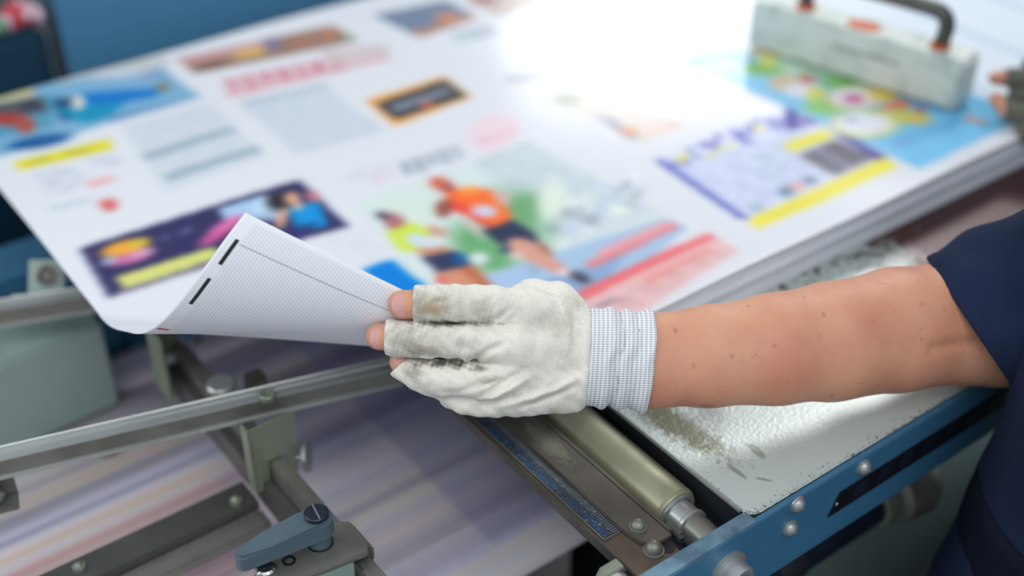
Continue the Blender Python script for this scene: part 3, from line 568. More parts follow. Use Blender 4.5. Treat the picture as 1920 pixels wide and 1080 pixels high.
# runners picture
poly([(672, 385), (985, 268), (1240, 402), (1285, 432), (1092, 592), (820, 580)], (214, 224, 222)); poly([(880, 310), (990, 270), (1240, 402), (1060, 470), (1000, 390)], (208, 216, 220))
textlines([(885, 306), (985, 270), (1180, 370), (1060, 410)], (176, 190, 196), .0062, .55)
for i in range(40):
    x = random.uniform(1020, 1200); y = 455-(x-1020)*.42+random.uniform(-60, 20); oval(x, y, random.uniform(6, 16), random.uniform(6, 14), random.choice([(176, 184, 194), (232, 236, 244), (190, 206, 226), (150, 158, 172), (236, 240, 222)]), .75)
oval(960, 420, 70, 60, (128, 176, 136), 1, .4, .5); oval(905, 470, 70, 34, (106, 168, 112), 1, .6, .4); oval(985, 395, 36, 28, (112, 166, 116), 1, 0, .4); oval(760, 400, 60, 40, (214, 228, 214), .8, 0, .5); oval(1035, 380, 26, 40, (226, 236, 218), .9, .3, .4)
poly([(900, 520), (1060, 470), (1250, 412), (1290, 432), (1092, 592), (850, 560)], (168, 194, 222)); poly([(930, 560), (1100, 500), (1180, 470), (1092, 592), (900, 592)], (140, 170, 208))
# runner 2 (behind)
oval(740, 418, 22, 16, (176, 112, 112), 1, .5); oval(718, 406, 14, 8, (90, 80, 100), 1, .3); poly([(724, 438), (770, 418), (812, 436), (790, 470), (752, 474)], (206, 226, 76)); oval(784, 452, 24, 12, (206, 216, 236), 1, .2)
poly([(800, 420), (836, 432), (840, 446), (806, 444)], (204, 158, 144)); poly([(775, 470), (838, 462), (846, 478), (800, 486)], (200, 140, 110)); poly([(790, 484), (856, 470), (884, 498), (822, 514)], (48, 56, 90)); oval(862, 486, 14, 10, (20, 92, 160)); poly([(812, 514), (890, 498), (930, 545), (880, 560), (840, 540)], (214, 146, 116)); oval(826, 528, 8, 9, (226, 86, 84)); poly([(860, 505), (890, 498), (925, 540), (905, 545)], (190, 110, 76)); oval(898, 486, 18, 12, (226, 232, 240), .9)
# runner 1
oval(825, 346, 20, 13, (214, 104, 80), 1, .3); oval(842, 356, 14, 12, (176, 84, 80), 1, .5); poly([(838, 362), (880, 352), (928, 360), (962, 408), (948, 420), (918, 432), (880, 402), (836, 388)], (248, 112, 50)); poly([(838, 372), (870, 385), (905, 410), (926, 428), (918, 432), (880, 408), (838, 392)], (240, 74, 60)); oval(880, 360, 20, 8, (252, 150, 60)); oval(908, 398, 25, 11, (206, 206, 226), 1, .1); oval(832, 392, 16, 18, (150, 84, 70), 1, .4)
poly([(918, 360), (958, 368), (950, 392), (934, 384)], (212, 176, 166)); poly([(905, 434), (960, 414), (1000, 438), (1012, 456), (970, 462), (936, 460)], (46, 54, 82)); oval(948, 470, 10, 8, (60, 70, 100)); poly([(1000, 450), (1026, 464), (1040, 484), (1016, 474)], (150, 96, 80)); poly([(950, 450), (984, 448), (1030, 480), (1072, 512), (1060, 522), (1004, 498), (958, 474)], (218, 158, 138)); oval(1088, 522, 20, 9, (70, 64, 76), 1, .4); oval(1056, 512, 10, 7, (230, 226, 226)); oval(968, 480, 12, 8, (226, 196, 196)); poly([(860, 400), (900, 430), (912, 456), (880, 430)], (222, 190, 190)); poly([(985, 494), (1005, 504), (1012, 520), (992, 512)], (150, 170, 186))
# red bands
poly([(1096, 494), (1262, 418), (1268, 426), (1108, 506)], (228, 150, 156)); poly([(1118, 474), (1250, 418), (1254, 426), (1124, 484)], (232, 168, 172)); poly([(1098, 500), (1270, 426), (1272, 432), (1108, 508)], (226, 128, 132), .9)
poly([(1080, 548), (1328, 440), (1342, 449), (1090, 566)], (238, 110, 112)); poly([(1090, 566), (1342, 449), (1386, 474), (1180, 600), (1100, 620)], (232, 190, 190)); poly([(1200, 524), (1330, 466), (1336, 476), (1214, 536)], (240, 140, 132), .7); textlines([(1110, 580), (1300, 480), (1370, 478), (1200, 580)], (206, 150, 152), .0062, .5); textlines([(1110, 575), (1165, 553), (1175, 565), (1120, 588)], (110, 100, 110), .004, .7)
# bright blue box, navy advert
poly([(676, 507), (735, 487), (800, 540), (752, 566)], (0, 126, 214)); textlines([(610, 450), (700, 430), (740, 470), (640, 505)], (196, 204, 212), .0052, .4)
poly([(150, 468), (562, 343), (655, 428), (205, 560)], (50, 48, 92)); oval(235, 468, 46, 14, (240, 168, 60), 1, -.22); oval(262, 458, 20, 7, (212, 190, 60), 1, -.22); oval(245, 487, 42, 10, (206, 110, 160), 1, -.22); oval(268, 477, 26, 6, (214, 160, 196), 1, -.22); oval(205, 492, 16, 7, (170, 176, 206), 1, -.2)
poly([(215, 522), (402, 468), (418, 486), (232, 545)], (214, 214, 122)); poly([(225, 545), (440, 482), (446, 492), (210, 556)], (130, 122, 136)); poly([(408, 398), (498, 372), (524, 398), (430, 426)], (170, 202, 230)); oval(425, 430, 40, 11, (222, 110, 170), 1, -.5); oval(400, 452, 30, 8, (206, 84, 150), 1, -.45); poly([(480, 376), (530, 366), (540, 420), (470, 420)], (190, 216, 236), .8); textlines([(300, 446), (355, 430), (362, 440), (306, 456)], (150, 160, 190), .004, .8)
oval(524, 384, 24, 18, (44, 38, 46)); oval(548, 378, 14, 11, (236, 176, 138)); poly([(540, 396), (598, 384), (616, 428), (560, 440)], (10, 146, 214)); poly([(525, 400), (545, 394), (530, 436), (516, 432)], (228, 168, 128)); poly([(570, 368), (592, 362), (604, 380), (582, 386)], (190, 120, 130)); oval(560, 392, 10, 8, (224, 186, 166)); poly([(556, 430), (600, 418), (560, 460), (530, 440)], (50, 50, 110), .8)
# blue and yellow price advert
poly([(1226, 306), (1500, 196), (1668, 300), (1412, 426)], (214, 218, 238)); 
for i in range(46):
    t = random.random(); oval(1240+t*250+random.uniform(-8, 26), 302-t*92+random.uniform(-6, 20), random.uniform(5, 13), random.uniform(4, 9), random.choice([(84, 84, 170), (110, 110, 190), (230, 226, 120), (210, 214, 240)]), .9)
poly([(1226, 306), (1240, 300), (1404, 412), (1388, 416)], (104, 110, 190)); poly([(1470, 204), (1500, 196), (1540, 236), (1476, 252)], (92, 86, 164), .9); textlines([(1262, 316), (1480, 250), (1560, 330), (1400, 400)], (172, 178, 214), .006, .6)
poly([(1466, 276), (1545, 248), (1562, 262), (1486, 292)], (238, 226, 82)); poly([(1496, 296), (1566, 268), (1640, 302), (1566, 334)], (118, 114, 126)); poly([(1520, 284), (1530, 280), (1600, 318), (1590, 322)], (150, 146, 170)); poly([(1562, 256), (1580, 254), (1662, 298), (1642, 306)], (96, 90, 160)); poly([(1402, 414), (1660, 300), (1680, 318), (1418, 434)], (240, 226, 62)); textlines([(1440, 404), (1630, 322), (1640, 328), (1450, 414)], (196, 182, 70), .003, .6)
oval(1418, 392, 15, 11, (170, 186, 206)); oval(1474, 362, 15, 11, (110, 140, 170)); oval(1494, 354, 14, 8, (226, 170, 160)); oval(1518, 342, 12, 8, (110, 134, 160)); textlines([(1400, 300), (1470, 270), (1500, 320), (1430, 350)], (180, 200, 210), .005, .6)
# flower advert
poly([(1270, 112), (1400, 86), (1500, 60), (1700, 130), (1905, 232), (1722, 322)], (138, 200, 234)); poly([(1500, 170), (1900, 180), (1905, 232), (1722, 322), (1640, 270)], (118, 194, 234)); oval(1355, 125, 40, 14, (186, 196, 226), .8); poly([(1400, 95), (1480, 84), (1530, 130), (1470, 160)], (190, 220, 200))
for x, y, rx, ry, c in ((1430, 132, 36, 13, (140, 196, 90)), (1440, 112, 14, 18, (226, 222, 110)), (1420, 98, 20, 10, (226, 206, 170)), (1480, 160, 40, 16, (224, 196, 160)), (1505, 172, 36, 16, (236, 232, 240)), (1515, 150, 16, 9, (206, 96, 100)), (1530, 180, 18, 14, (226, 222, 90)), (1545, 205, 38, 16, (150, 206, 120)), (1572, 155, 34, 12, (110, 182, 84)), (1600, 186, 50, 22, (236, 196, 130)), (1598, 186, 42, 18, (240, 238, 244)), (1600, 188, 20, 9, (214, 90, 150)), (1655, 178, 28, 14, (230, 200, 90)), (1685, 198, 24, 10, (216, 120, 80)), (1690, 222, 50, 13, (206, 206, 80)), (1720, 228, 24, 8, (222, 190, 80)), (1620, 237, 62, 26, (236, 214, 110)), (1618, 235, 54, 22, (236, 238, 246)), (1595, 230, 9, 4, (150, 160, 190)), (1725, 208, 12, 7, (170, 96, 110)), (1660, 206, 14, 6, (236, 150, 110)), (1640, 214, 10, 5, (190, 210, 110))): oval(x, y, rx, ry, c)
letters(1690, 262, 1800, 218, 14, 7, (70, 160, 220), .9, 12); letters(1670, 275, 1700, 262, 10, 2, (110, 110, 190), .7, 13); oval(1818, 226, 8, 7, (226, 130, 110)); oval(1840, 230, 7, 6, (210, 120, 110)); oval(1560, 120, 60, 30, (180, 214, 160), .8); oval(1650, 150, 50, 20, (210, 220, 140), .8)
# small faded pictures
oval(990, 148, 42, 11, (190, 192, 200), 1, -.1); poly([(1030, 188), (1100, 172), (1290, 238), (1200, 276)], (222, 212, 206)); oval(1062, 190, 26, 12, (176, 180, 160)); poly([(1112, 218), (1150, 226), (1200, 262), (1180, 268)], (170, 166, 184)); oval(1180, 250, 16, 8, (232, 160, 120)); oval(1230, 246, 26, 10, (230, 206, 196)); oval(1262, 238, 14, 7, (226, 190, 184))
poly([(1100, 40), (1380, 10), (1500, 60), (1300, 90)], (206, 214, 226), .6); textlines([(1000, 60), (1240, 20), (1380, 90), (1200, 130)], (200, 206, 218), .006, .4)
def soften(A, s_):
    k = np.exp(-.5*(np.arange(-6, 7)/s_)**2); k /= k.sum()
    for ax_ in (0, 1): A = np.apply_along_axis(lambda m_: np.convolve(np.pad(m_, 6, mode='edge'), k, 'valid'), ax_, A)
    return A
ART = soften(ART, 2.1)
ARTL = np.clip(ART, 0, 255)/255.; ARTL = np.where(ARTL <= .04045, ARTL/12.92, ((ARTL+.055)/1.055)**2.4)

def curl(U, V):
    """rolled corner of the top sheet (a cone-like roll, tighter towards the hand)"""
    R0, o, k, dr, rs = .08783, .01954, .1114, -.01762, .3681
    P0 = (.336, .699); q = .70710678
    s = (U-P0[0])*(-q)+(V-P0[1])*(-q)+o; t = (U-P0[0])*q+(V-P0[1])*(-q)
    Rr = np.maximum(.004, R0-rs*t); a = np.clip(s, 0, None)/Rr
    a = np.minimum(a, math.pi); x = Rr*np.sin(a)-np.clip(s-Rr*math.pi, 0, None); z = Rr*(1-np.cos(a))
    tt = t-k*np.clip(s, 0, None)
    X = np.where(s > 0, P0[0]-q*(x-o)+q*tt, U); Y = np.where(s > 0, P0[1]-q*(x-o)-q*tt, V); q_ = np.clip(s/.0708, 0, 1); Z = np.where(s > 0, 1+z-dr*q_*q_*(3-2*q_), 1.)
    return X, Y, Z
X, Y, Z = curl(GU, GV)
wave = .0016*np.sin(GU*9.3+GV*4.1+.6)*np.sin(GV*8.1-GU*3+1.)+.0009*np.sin(GU*21+1.3*np.sin(GV*11))
Z = Z+np.clip(wave, -.0009, 1)+.0016
def grid_normals(X, Y, Z):
    P = np.stack([X, Y, Z], -1); du = np.gradient(P, axis=0); dv = np.gradient(P, axis=1); n = np.cross(du, dv); return n/np.linalg.norm(n, axis=-1, keepdims=True)
Nn = grid_normals(X, Y, Z); TH = .0003
def np_mesh(name, verts, quads):
    me = bpy.data.meshes.new(name); me.vertices.add(len(verts)); me.vertices.foreach_set('co', np.ascontiguousarray(verts, dtype=np.float32).ravel())
    me.loops.add(quads.size); me.loops.foreach_set('vertex_index', quads.ravel().astype(np.int32)); me.polygons.add(len(quads))
    me.polygons.foreach_set('loop_start', np.arange(0, quads.size, quads.shape[1], dtype=np.int32)); me.update(calc_edges=True); me.validate(); return me
nu, nv = GU.shape; idx = np.arange(nu*nv).reshape(nu, nv)
q_top = np.stack([idx[:-1, :-1], idx[1:, :-1], idx[1:, 1:], idx[:-1, 1:]], -1).reshape(-1, 4)
q_bot = q_top[:, ::-1]+nu*nv
ring = np.concatenate([idx[:, 0], idx[-1, 1:], idx[-2::-1, -1], idx[0, -2:0:-1]]); r2_ = np.roll(ring, -1)
q_rim = np.stack([r2_, ring, ring+nu*nv, r2_+nu*nv], -1)
P = np.stack([X, Y, Z], -1); vts = np.concatenate([(P+Nn*TH/2).reshape(-1, 3), (P-Nn*TH/2).reshape(-1, 3)])
me = np_mesh('printed_sheet', vts, np.concatenate([q_top, q_bot, q_rim]))
ca = me.color_attributes.new('ink', 'FLOAT_COLOR', 'POINT'); cc = np.ones((2*nu*nv, 4), np.float32); cc[:nu*nv, :3] = ARTL.reshape(-1, 3); cc[nu*nv:, :3] = lin((226, 228, 232)); ca.data.foreach_set('color', cc.ravel())
at_ = me.attributes.new('sheet_uv', 'FLOAT_VECTOR', 'POINT'); uvv = np.zeros((2*nu*nv, 3), np.float32); uvv[:, 0] = np.tile(GU.ravel(), 2); uvv[:, 1] = np.tile(GV.ravel(), 2); uvv[nu*nv:, 2] = 1; at_.data.foreach_set('vector', uvv.ravel())
def sheet_mat(back):
    m = bpy.data.materials.new('sheet_back' if back else 'sheet_print'); m.use_nodes = True; t = m.node_tree; Pn = t.nodes['Principled BSDF']
    if not back:
        a = nn(t, 'ShaderNodeVertexColor', layer_name='ink'); t.links.new(a.outputs['Color'], Pn.inputs['Base Color']); Pn.inputs['Roughness'].default_value = .17; Pn.inputs['Specular IOR Level'].default_value = .5
    else:
        a = nn(t, 'ShaderNodeAttribute', attribute_name='sheet_uv'); sp = nn(t, 'ShaderNodeSeparateXYZ'); t.links.new(a.outputs['Vector'], sp.inputs[0]); u, v = sp.outputs[0], sp.outputs[1]
        base = L4(242, 243, 246)
        fr = mnode(t, 'FRACT', mnode(t, 'MULTIPLY', u, 1/.0023)); ln = mnode(t, 'LESS_THAN', mnode(t, 'ABSOLUTE', mnode(t, 'SUBTRACT', fr, .5)), .2)
        inside = masks(t, (u, v), .2265, 1.08, .5835, 1.25, .0004)
        col = mixc(t, mnode(t, 'MULTIPLY', mnode(t, 'MULTIPLY', ln, inside), .6), base, L4(198, 203, 213))
        wv = mnode(t, 'MULTIPLY', mnode(t, 'SINE', mnode(t, 'MULTIPLY', u, 2400.)), .0003); dd = mnode(t, 'LESS_THAN', mnode(t, 'ABSOLUTE', mnode(t, 'SUBTRACT', mnode(t, 'ADD', v, wv), .5975)), .0004)
        col = mixc(t, mnode(t, 'MULTIPLY', mnode(t, 'MULTIPLY', dd, inside), .6), col, L4(110, 116, 126))
        for (a0, a1, b0, b1, c) in ((.2222, .2252, .5955, .6135, (24, 26, 34)), (.2222, .2250, .6245, .6500, (40, 38, 42)), (.2190, .2270, .6920, .6965, (214, 70, 110))):
            col = mixc(t, masks(t, (u, v), a0, a1, b0, b1, .0002), col, L4(*c))
        t.links.new(col, Pn.inputs['Base Color']); Pn.inputs['Roughness'].default_value = .55
    return m
so = link('printed_sheet', me, sheet_mat(False)); me.materials.append(sheet_mat(True))
mi = np.zeros(len(me.polygons), np.int32); mi[len(q_top):len(q_top)+len(q_bot)] = 1; me.polygons.foreach_set('material_index', mi); me.polygons.foreach_set('use_smooth', [True]*len(mi))
tag(so, 'large colour printed sheet with adverts and runners, near corner curled up by the hand', 'printed sheet')
# second sheet just below the first, same outline, so that the curl shows a layered edge
TOPZ = lambda u, v: 1.0016
# pale top sheet of the neighbouring stack
b = MB(); b.box(1.104, 1.75, .60, 1.25, .993, .9945, 0)
nm = bpy.data.materials.new('pale_lined_sheet'); nm.use_nodes = True; t = nm.node_tree; Pn = t.nodes['Principled BSDF']; tc = nn(t, 'ShaderNodeTexCoord'); sp = nn(t, 'ShaderNodeSeparateXYZ'); t.links.new(tc.outputs['Object'], sp.inputs[0])
fr = mnode(t, 'FRACT', mnode(t, 'MULTIPLY', sp.outputs[0], 9.)); ln = mnode(t, 'LESS_THAN', fr, .12); t.links.new(mixc(t, mnode(t, 'MULTIPLY', ln, .6), L4(214, 222, 232), L4(160, 190, 216)), Pn.inputs['Base Color']); Pn.inputs['Roughness'].default_value = .4
tag(b.build('pale_sheet', nm), 'pale blue lined sheet on the neighbouring stack in the top right corner', 'printed sheet')

# ---------------------------------------------------------------- metal block with handle
bk = thing('weight_block', 'white metal weight block with a bent pipe handle standing on the printed sheet', 'weight')
A_, B_ = Vector((.9835, .888, 0)), Vector((1.0375, .650, 0)); L = (B_-A_).length; ang = math.atan2((B_-A_).y, (B_-A_).x)
mt = Matrix.Translation((A_.x, A_.y, 1.0035)) @ Matrix.Rotation(ang, 4, 'Z')   # x along block, y to the far side
b = MB(); b.box(0, L, 0, .042, 0, .054, .0035, mt)
for x0, w_ in ((.105, .0012), (.175, .0012)): b.box(x0, x0+w_, -.0006, .0004, .004, .050, 0, mt)
b.build('block_body', 'white', bk)
b = MB(); b.box(.103, .178, -.0008, .0003, .0315, .0332, 0, mt); b.build('scored_line', 'steel', bk)
b = MB(); 
t_ = bmesh.new(); bmesh.ops.create_icosphere(t_, subdivisions=3, radius=1); bmesh.ops.scale(t_, vec=(.020, .013, .0014), verts=t_.verts); bmesh.ops.transform(t_, matrix=mt @ Matrix.Translation((.125, .018, .054)), verts=t_.verts); b.merge(t_); b.build('orange_label', 'orange', bk)
pts_r = .022
hp_ = [mt @ Vector(p) for p in ((.055, .021, .053), (.052, .021, .091), (.214, .021, .091), (.208, .021, .053))]
b = MB(); b.tube(bez(hp_, 12), .0080, 20); hd = b.build('pipe_handle', 'darksteel', bk, 180)
for x in (.055, .208):
    b = MB(); b.lathe([(0, .0108), (.003, .0104), (.005, .0084)], mt @ Vector((x, .021, .0535)), (0, 0, 1), 28); b.build('handle_collar', 'orange', hd)
# ---------------------------------------------------------------- signed-distance modelling of the person
def surface_nets(f, lo, hi, h):
    lo = np.array(lo, float); n = np.ceil((np.array(hi)-lo)/h).astype(int)+1
    ax = [lo[i]+h*np.arange(n[i]) for i in range(3)]
    P = np.stack(np.meshgrid(*ax, indexing='ij'), -1).astype(np.float32); F = f(P).astype(np.float32)
    F[0], F[-1], F[:, 0], F[:, -1], F[:, :, 0], F[:, :, -1] = (np.maximum(F[0], h*.5), np.maximum(F[-1], h*.5), np.maximum(F[:, 0], h*.5), np.maximum(F[:, -1], h*.5), np.maximum(F[:, :, 0], h*.5), np.maximum(F[:, :, -1], h*.5))
    sg = F < 0; cs = [(i, j, k) for i in (0, 1) for j in (0, 1) for k in (0, 1)]
    sl = lambda A, o: A[o[0]:A.shape[0]-1+o[0], o[1]:A.shape[1]-1+o[1], o[2]:A.shape[2]-1+o[2]]
    cnt = sum(sl(sg, o).astype(np.int8) for o in cs); act = (cnt > 0) & (cnt < 8); I = np.argwhere(act)
    acc = np.zeros((len(I), 3)); num = np.zeros(len(I))
    for a in cs:
        for d in range(3):
            if a[d]: continue
            b = list(a); b[d] = 1; fa = F[I[:, 0]+a[0], I[:, 1]+a[1], I[:, 2]+a[2]]; fb = F[I[:, 0]+b[0], I[:, 1]+b[1], I[:, 2]+b[2]]
            c = (fa < 0) != (fb < 0); t = np.where(c, fa/np.where(c, fa-fb, 1), 0); p = np.tile(np.array(a, float), (len(I), 1)); p[:, d] = t
            acc += p*c[:, None]; num += c
    V = (I+acc/num[:, None])*h+lo; vid = -np.ones(act.shape, np.int64); vid[act] = np.arange(len(I)); Q = []
    for d in range(3):
        e1, e2 = [(1, 2), (2, 0), (0, 1)][d]; sa = [slice(1, -1)]*3; sb = [slice(1, -1)]*3; sa[d] = slice(0, -1); sb[d] = slice(1, None)
        A, B = sg[tuple(sa)], sg[tuple(sb)]; idx = np.argwhere(A != B); off = np.array([1, 1, 1]); off[d] = 0; g = idx+off
        m = A[tuple(idx.T)]; u = np.zeros(3, int); u[e1] = 1; v = np.zeros(3, int); v[e2] = 1
        c = [vid[tuple((g-u-v).T)], vid[tuple((g-v).T)], vid[tuple(g.T)], vid[tuple((g-u).T)]]
        q = np.stack(c, -1); q[~m] = q[~m][:, ::-1]; Q.append(q)
    Q = np.concatenate(Q); return V, Q[(Q >= 0).all(1)]
def smin(a, b, k): h = np.clip(.5+.5*(b-a)/k, 0, 1); return b+(a-b)*h-k*h*(1-h)
def cone(P, a, b, ra, rb, sq=1.):
    a = np.array(a, np.float32); b = np.array(b, np.float32); d = b-a; t = np.clip(((P-a)@d)/(d@d), 0, 1); q = P-a-t[..., None]*d
    if sq != 1.: q = q*np.array([1, 1, 1/sq], np.float32)
    return np.sqrt((q*q).sum(-1))-(ra+t*(rb-ra))
def chain(P, pts, k=.002, sq=1.):
    r = None
    for p, q in zip(pts, pts[1:]):
        c = cone(P, p[0], q[0], p[1], q[1], sq); r = c if r is None else smin(r, c, k)
    return r
def ell(P, c, r): q = (P-np.array(c, np.float32))/np.array(r, np.float32); n = np.sqrt((q*q).sum(-1)); return (n-1)*min(r)
def cp(x, y, d, r=None):
    """hand frame: x right, y up, -z away; distances in metres"""
    p = ((x-960)/FPX*d, -(y-540)/FPX*d, -d); return p if r is None else (p, r*d/FPX)
CM = Matrix.Translation((0, 0, H)) @ cam.rotation_euler.to_matrix().to_4x4(); CMn = np.array(CM)
def toW(V): return V@CMn[:3, :3].T+CMn[:3, 3]
def seg2(P, pts, par=False):
    """distance to a drawn line seen on the back of the hand"""
    best = None; S_ = None; X = P[..., 0]; Y = P[..., 1]; n = len(pts)-1
    for i, (a, b) in enumerate(zip(pts, pts[1:])):
        a2 = cp(*a, .885); b2 = cp(*b, .885); dx, dy = b2[0]-a2[0], b2[1]-a2[1]; t = np.clip(((X-a2[0])*dx+(Y-a2[1])*dy)/(dx*dx+dy*dy), 0, 1)
        d = np.hypot(X-a2[0]-t*dx, Y-a2[1]-t*dy); 
        if best is None: best, S_ = d, (t+i)/n
        else: S_ = np.where(d < best, (t+i)/n, S_); best = np.minimum(best, d)
    return (best, S_) if par else best
c = lambda *l: [cp(*p) for p in l]
# the gloved hand: far side of the photo first
IDX = c((756, 571, .876, 30), (778, 570, .874, 35), (850, 569, .869, 36), (925, 573, .871, 38), (985, 586, .882, 42))
MID = c((712, 634, .889, 29), (736, 634, .886, 34), (800, 637, .877, 35.5), (880, 640, .871, 36.5), (965, 645, .876, 41))
RNG = c((752, 686, .899, 26), (785, 702, .893, 30), (825, 708, .887, 35), (885, 708, .883, 37), (955, 700, .884, 41))
LIT = c((846, 742, .908, 24), (890, 744, .902, 31), (960, 738, .896, 39))
THB = c((1085, 604, .914, 36), (1045, 568, .914, 40), (995, 561, .918, 37), (950, 580, .926, 32), (905, 600, .932, 27))
IDXb = c((754, 571, .878, 27), (790, 570, .875, 27), (850, 568, .872, 27), (925, 571, .875, 30), (985, 586, .886, 34))
MIDb = c((711, 631, .890, 25.5), (750, 633, .886, 26), (800, 638, .881, 27), (880, 639, .879, 23), (965, 645, .88, 31))
RNGb = c((753, 678, .899, 23), (790, 700, .894, 25), (825, 706, .892, 25), (885, 712, .894, 21), (955, 700, .890, 30))
LITb = c((846, 742, .909, 19), (890, 744, .903, 24), (960, 738, .9, 31))
PALM = [c((985, 582, .884, 42), (1050, 596, .890, 40), (1090, 626, .896, 46)), c((965, 645, .878, 42), (1090, 655, .890, 50)), c((955, 700, .886, 42), (1085, 700, .893, 48)), c((960, 738, .896, 39), (1070, 730, .900, 42)), c((1000, 690, .905, 50), (1090, 680, .905, 60))]
def hands(P, fingers, palm, kf, kp):
    r = None
    for f in fingers: d = chain(P, f, .002); r = d if r is None else smin(r, d, kf)
    pl = None
    for p in palm: d = chain(P, p); pl = d if pl is None else smin(pl, d, .010)
    return smin(r, pl, kp)
def glove_f(P):
    g = hands(P, [IDX, MID, RNG, LIT], PALM, .0010, .006); g = smin(g, chain(P, THB), .0012)
    g = smin(g, chain(P, c((935, 752, .900, 26), (1000, 746, .897, 31), (1072, 742, .899, 28))), .004)
    g = smin(g, chain(P, c((800, 722, .893, 14), (870, 756, .898, 20), (925, 756, .898, 24))), .006)
    for pts, amp, wd in (
        (((1000, 700), (965, 722), (925, 745), (880, 757)), .0026, .0022), (((985, 690), (945, 712), (905, 738)), -.0016, .0018),
        (((1085, 705), (1040, 730), (980, 750), (930, 764)), .0020, .0022), (((1080, 722), (1030, 745), (975, 764)), -.0018, .0018),
        (((1005, 545), (1050, 565), (1066, 610), (1062, 665)), .0018, .0022), (((1066, 560), (1078, 600), (1076, 660)), -.0012, .0020),
        (((1095, 590), (1098, 700), (1088, 755)), .0018, .0025), (((945, 560), (965, 585), (955, 615), (925, 625)), -.0011, .0022),
        (((868, 541), (872, 600)), -.0007, .0014), (((885, 676), (915, 655), (950, 640)), -.0022, .0020), (((872, 668), (880, 684), (895, 690)), .0014, .0018),
        (((895, 604), (935, 596), (960, 575)), -.0016, .0018), (((800, 735), (860, 733), (905, 716), (930, 700)), -.0010, .0020), (((905, 722), (935, 708)), -.0022, .0014),
        (((1040, 700), (1015, 735), (985, 770)), .0012, .0030), (((1090, 690), (1060, 700), (1020, 690)), -.0007, .003), (((765, 660), (830, 668), (890, 672)), -.0012, .0016), (((790, 600), (850, 606), (915, 602)), -.0010, .0014)):
        d, s_ = seg2(P, pts, True); g = g-1.3*amp*np.exp(-(d/(wd*1.2))**2)*np.sqrt(np.clip(np.sin(math.pi*np.clip(s_, .02, .98)), 0, 1))
    for w_ in (c((845, 606, .884, 12), (940, 612, .886, 20)), c((850, 676, .892, 12), (945, 672, .892, 22)), c((880, 728, .905, 14), (950, 722, .900, 20))): g = smin(g, chain(P, w_), .003)
    X, Y, Z = P[..., 0]*1000, P[..., 1]*1000, P[..., 2]*1000
    g = g-.00045*np.sin(X*.21+1.2*np.sin(Y*.17))*np.sin(Y*.24+.9*np.sin(X*.13)+Z*.1)-.00022*np.sin(X*.5+Y*.33+2*np.sin(Y*.21))
    # open finger ends and the hem at the wrist
    def cut(x0, y0, x1, y1, near, d):
        a = cp(x0, y0, .885); b = cp(x1, y1, .885); nx, ny = -(b[1]-a[1]), b[0]-a[0]; L = math.hypot(nx, ny); return near((P[..., 0]-a[0])*nx/L+(P[..., 1]-a[1])*ny/L)
    ci = cp(776, 570, .874)[0]; cm = cp(723, 634, .886)[0]
    di = chain(P, IDX); dm = chain(P, MID); dg = chain(P, RNG)
    inI = (di < np.minimum(dm, dg)); inM = (dm <= np.minimum(di, dg)); inR = ~(inI | inM)
    g = np.maximum(g, np.where(inI, ci-P[..., 0], -1)); g = np.maximum(g, np.where(inM, cm-P[..., 0]+.02*(P[..., 1]+.035), -1))
    a = cp(738, 694, .893); b = cp(772, 664, .893); nx, ny = (b[1]-a[1]), -(b[0]-a[0]); L = math.hypot(nx, ny)
    g = np.maximum(g, np.where(inR, -((P[..., 0]-a[0])*nx/L+(P[..., 1]-a[1])*ny/L), -1))
    hem = P[..., 0]-cp(1105, 600, .89)[0]+.05*(P[..., 1]+.03)*-1
    return np.maximum(g, hem+.0)
def wrist_axis(P):
    a = np.array(cp(1098, 668, .900)); b = np.array(cp(1216, 678, .902)); d = (b-a)/np.linalg.norm(b-a); s = (P-a)@d; q = P-a-s[..., None]*d
    rr = np.sqrt(q[..., 0]**2+q[..., 1]**2+(q[..., 2]/.86)**2); return s, rr, np.linalg.norm(b-a)
def cuff_f(P):
    s, rr, L = wrist_axis(P); q = s*1000
    tw = q+1.6*np.sin(P[..., 1]*90+1)+1.2*np.sin(P[..., 1]*210)
    R = .0350+.00075*np.sin(q*.9)*0+.0020*np.exp(-((tw-14)/3.0)**2)-.0022*np.exp(-((tw-20)/1.8)**2)+.0018*np.exp(-((tw-26)/3)**2)-.0014*np.exp(-((tw-33)/1.6)**2)+.0030*np.exp(-((tw-42)/4.)**2)
    R = R-.0055*(1-np.clip((q+5)/8, 0, 1))**1.5
    g = rr-R; inner = rr-(R-.0022); shell = np.maximum(g, -np.where(s > .020, inner, .01))
    return np.maximum(np.maximum(shell, -.012-s), s-L)
ARM = c((1080, 668, .902, 56), (1140, 672, .902, 64), (1190, 677, .902, 78), (1222, 677, .902, 86), (1330, 668, .905, 94), (1450, 655, .912, 103), (1560, 640, .925, 110), (1680, 619, .944, 115), (1790, 604, .962, 114), (1880, 600, .980, 108))
Wc = lambda p: tuple(np.linalg.inv(CMn)[:3, :3]@np.array(p)+np.linalg.inv(CMn)[:3, 3])
SHL = (.775, .225, 1.350); SHR = (1.09, .24, 1.35)
def arm_f(P):
    a = chain(P, ARM, .006, .84); u = chain(P, [ARM[-1], (Wc(SHL), .050)], .01)
    g = smin(a, u, .03); X, Y, Z = P[..., 0]*1000, P[..., 1]*1000, P[..., 2]*1000
    d = seg2(P, ((1770, 655), (1840, 648), (1900, 640))); g = g+.0028*np.exp(-(d/.004)**2)
    return g-.00025*np.sin(X*.045+1)*np.sin(Y*.08)-.00012*np.sin(X*.2+Y*.16)
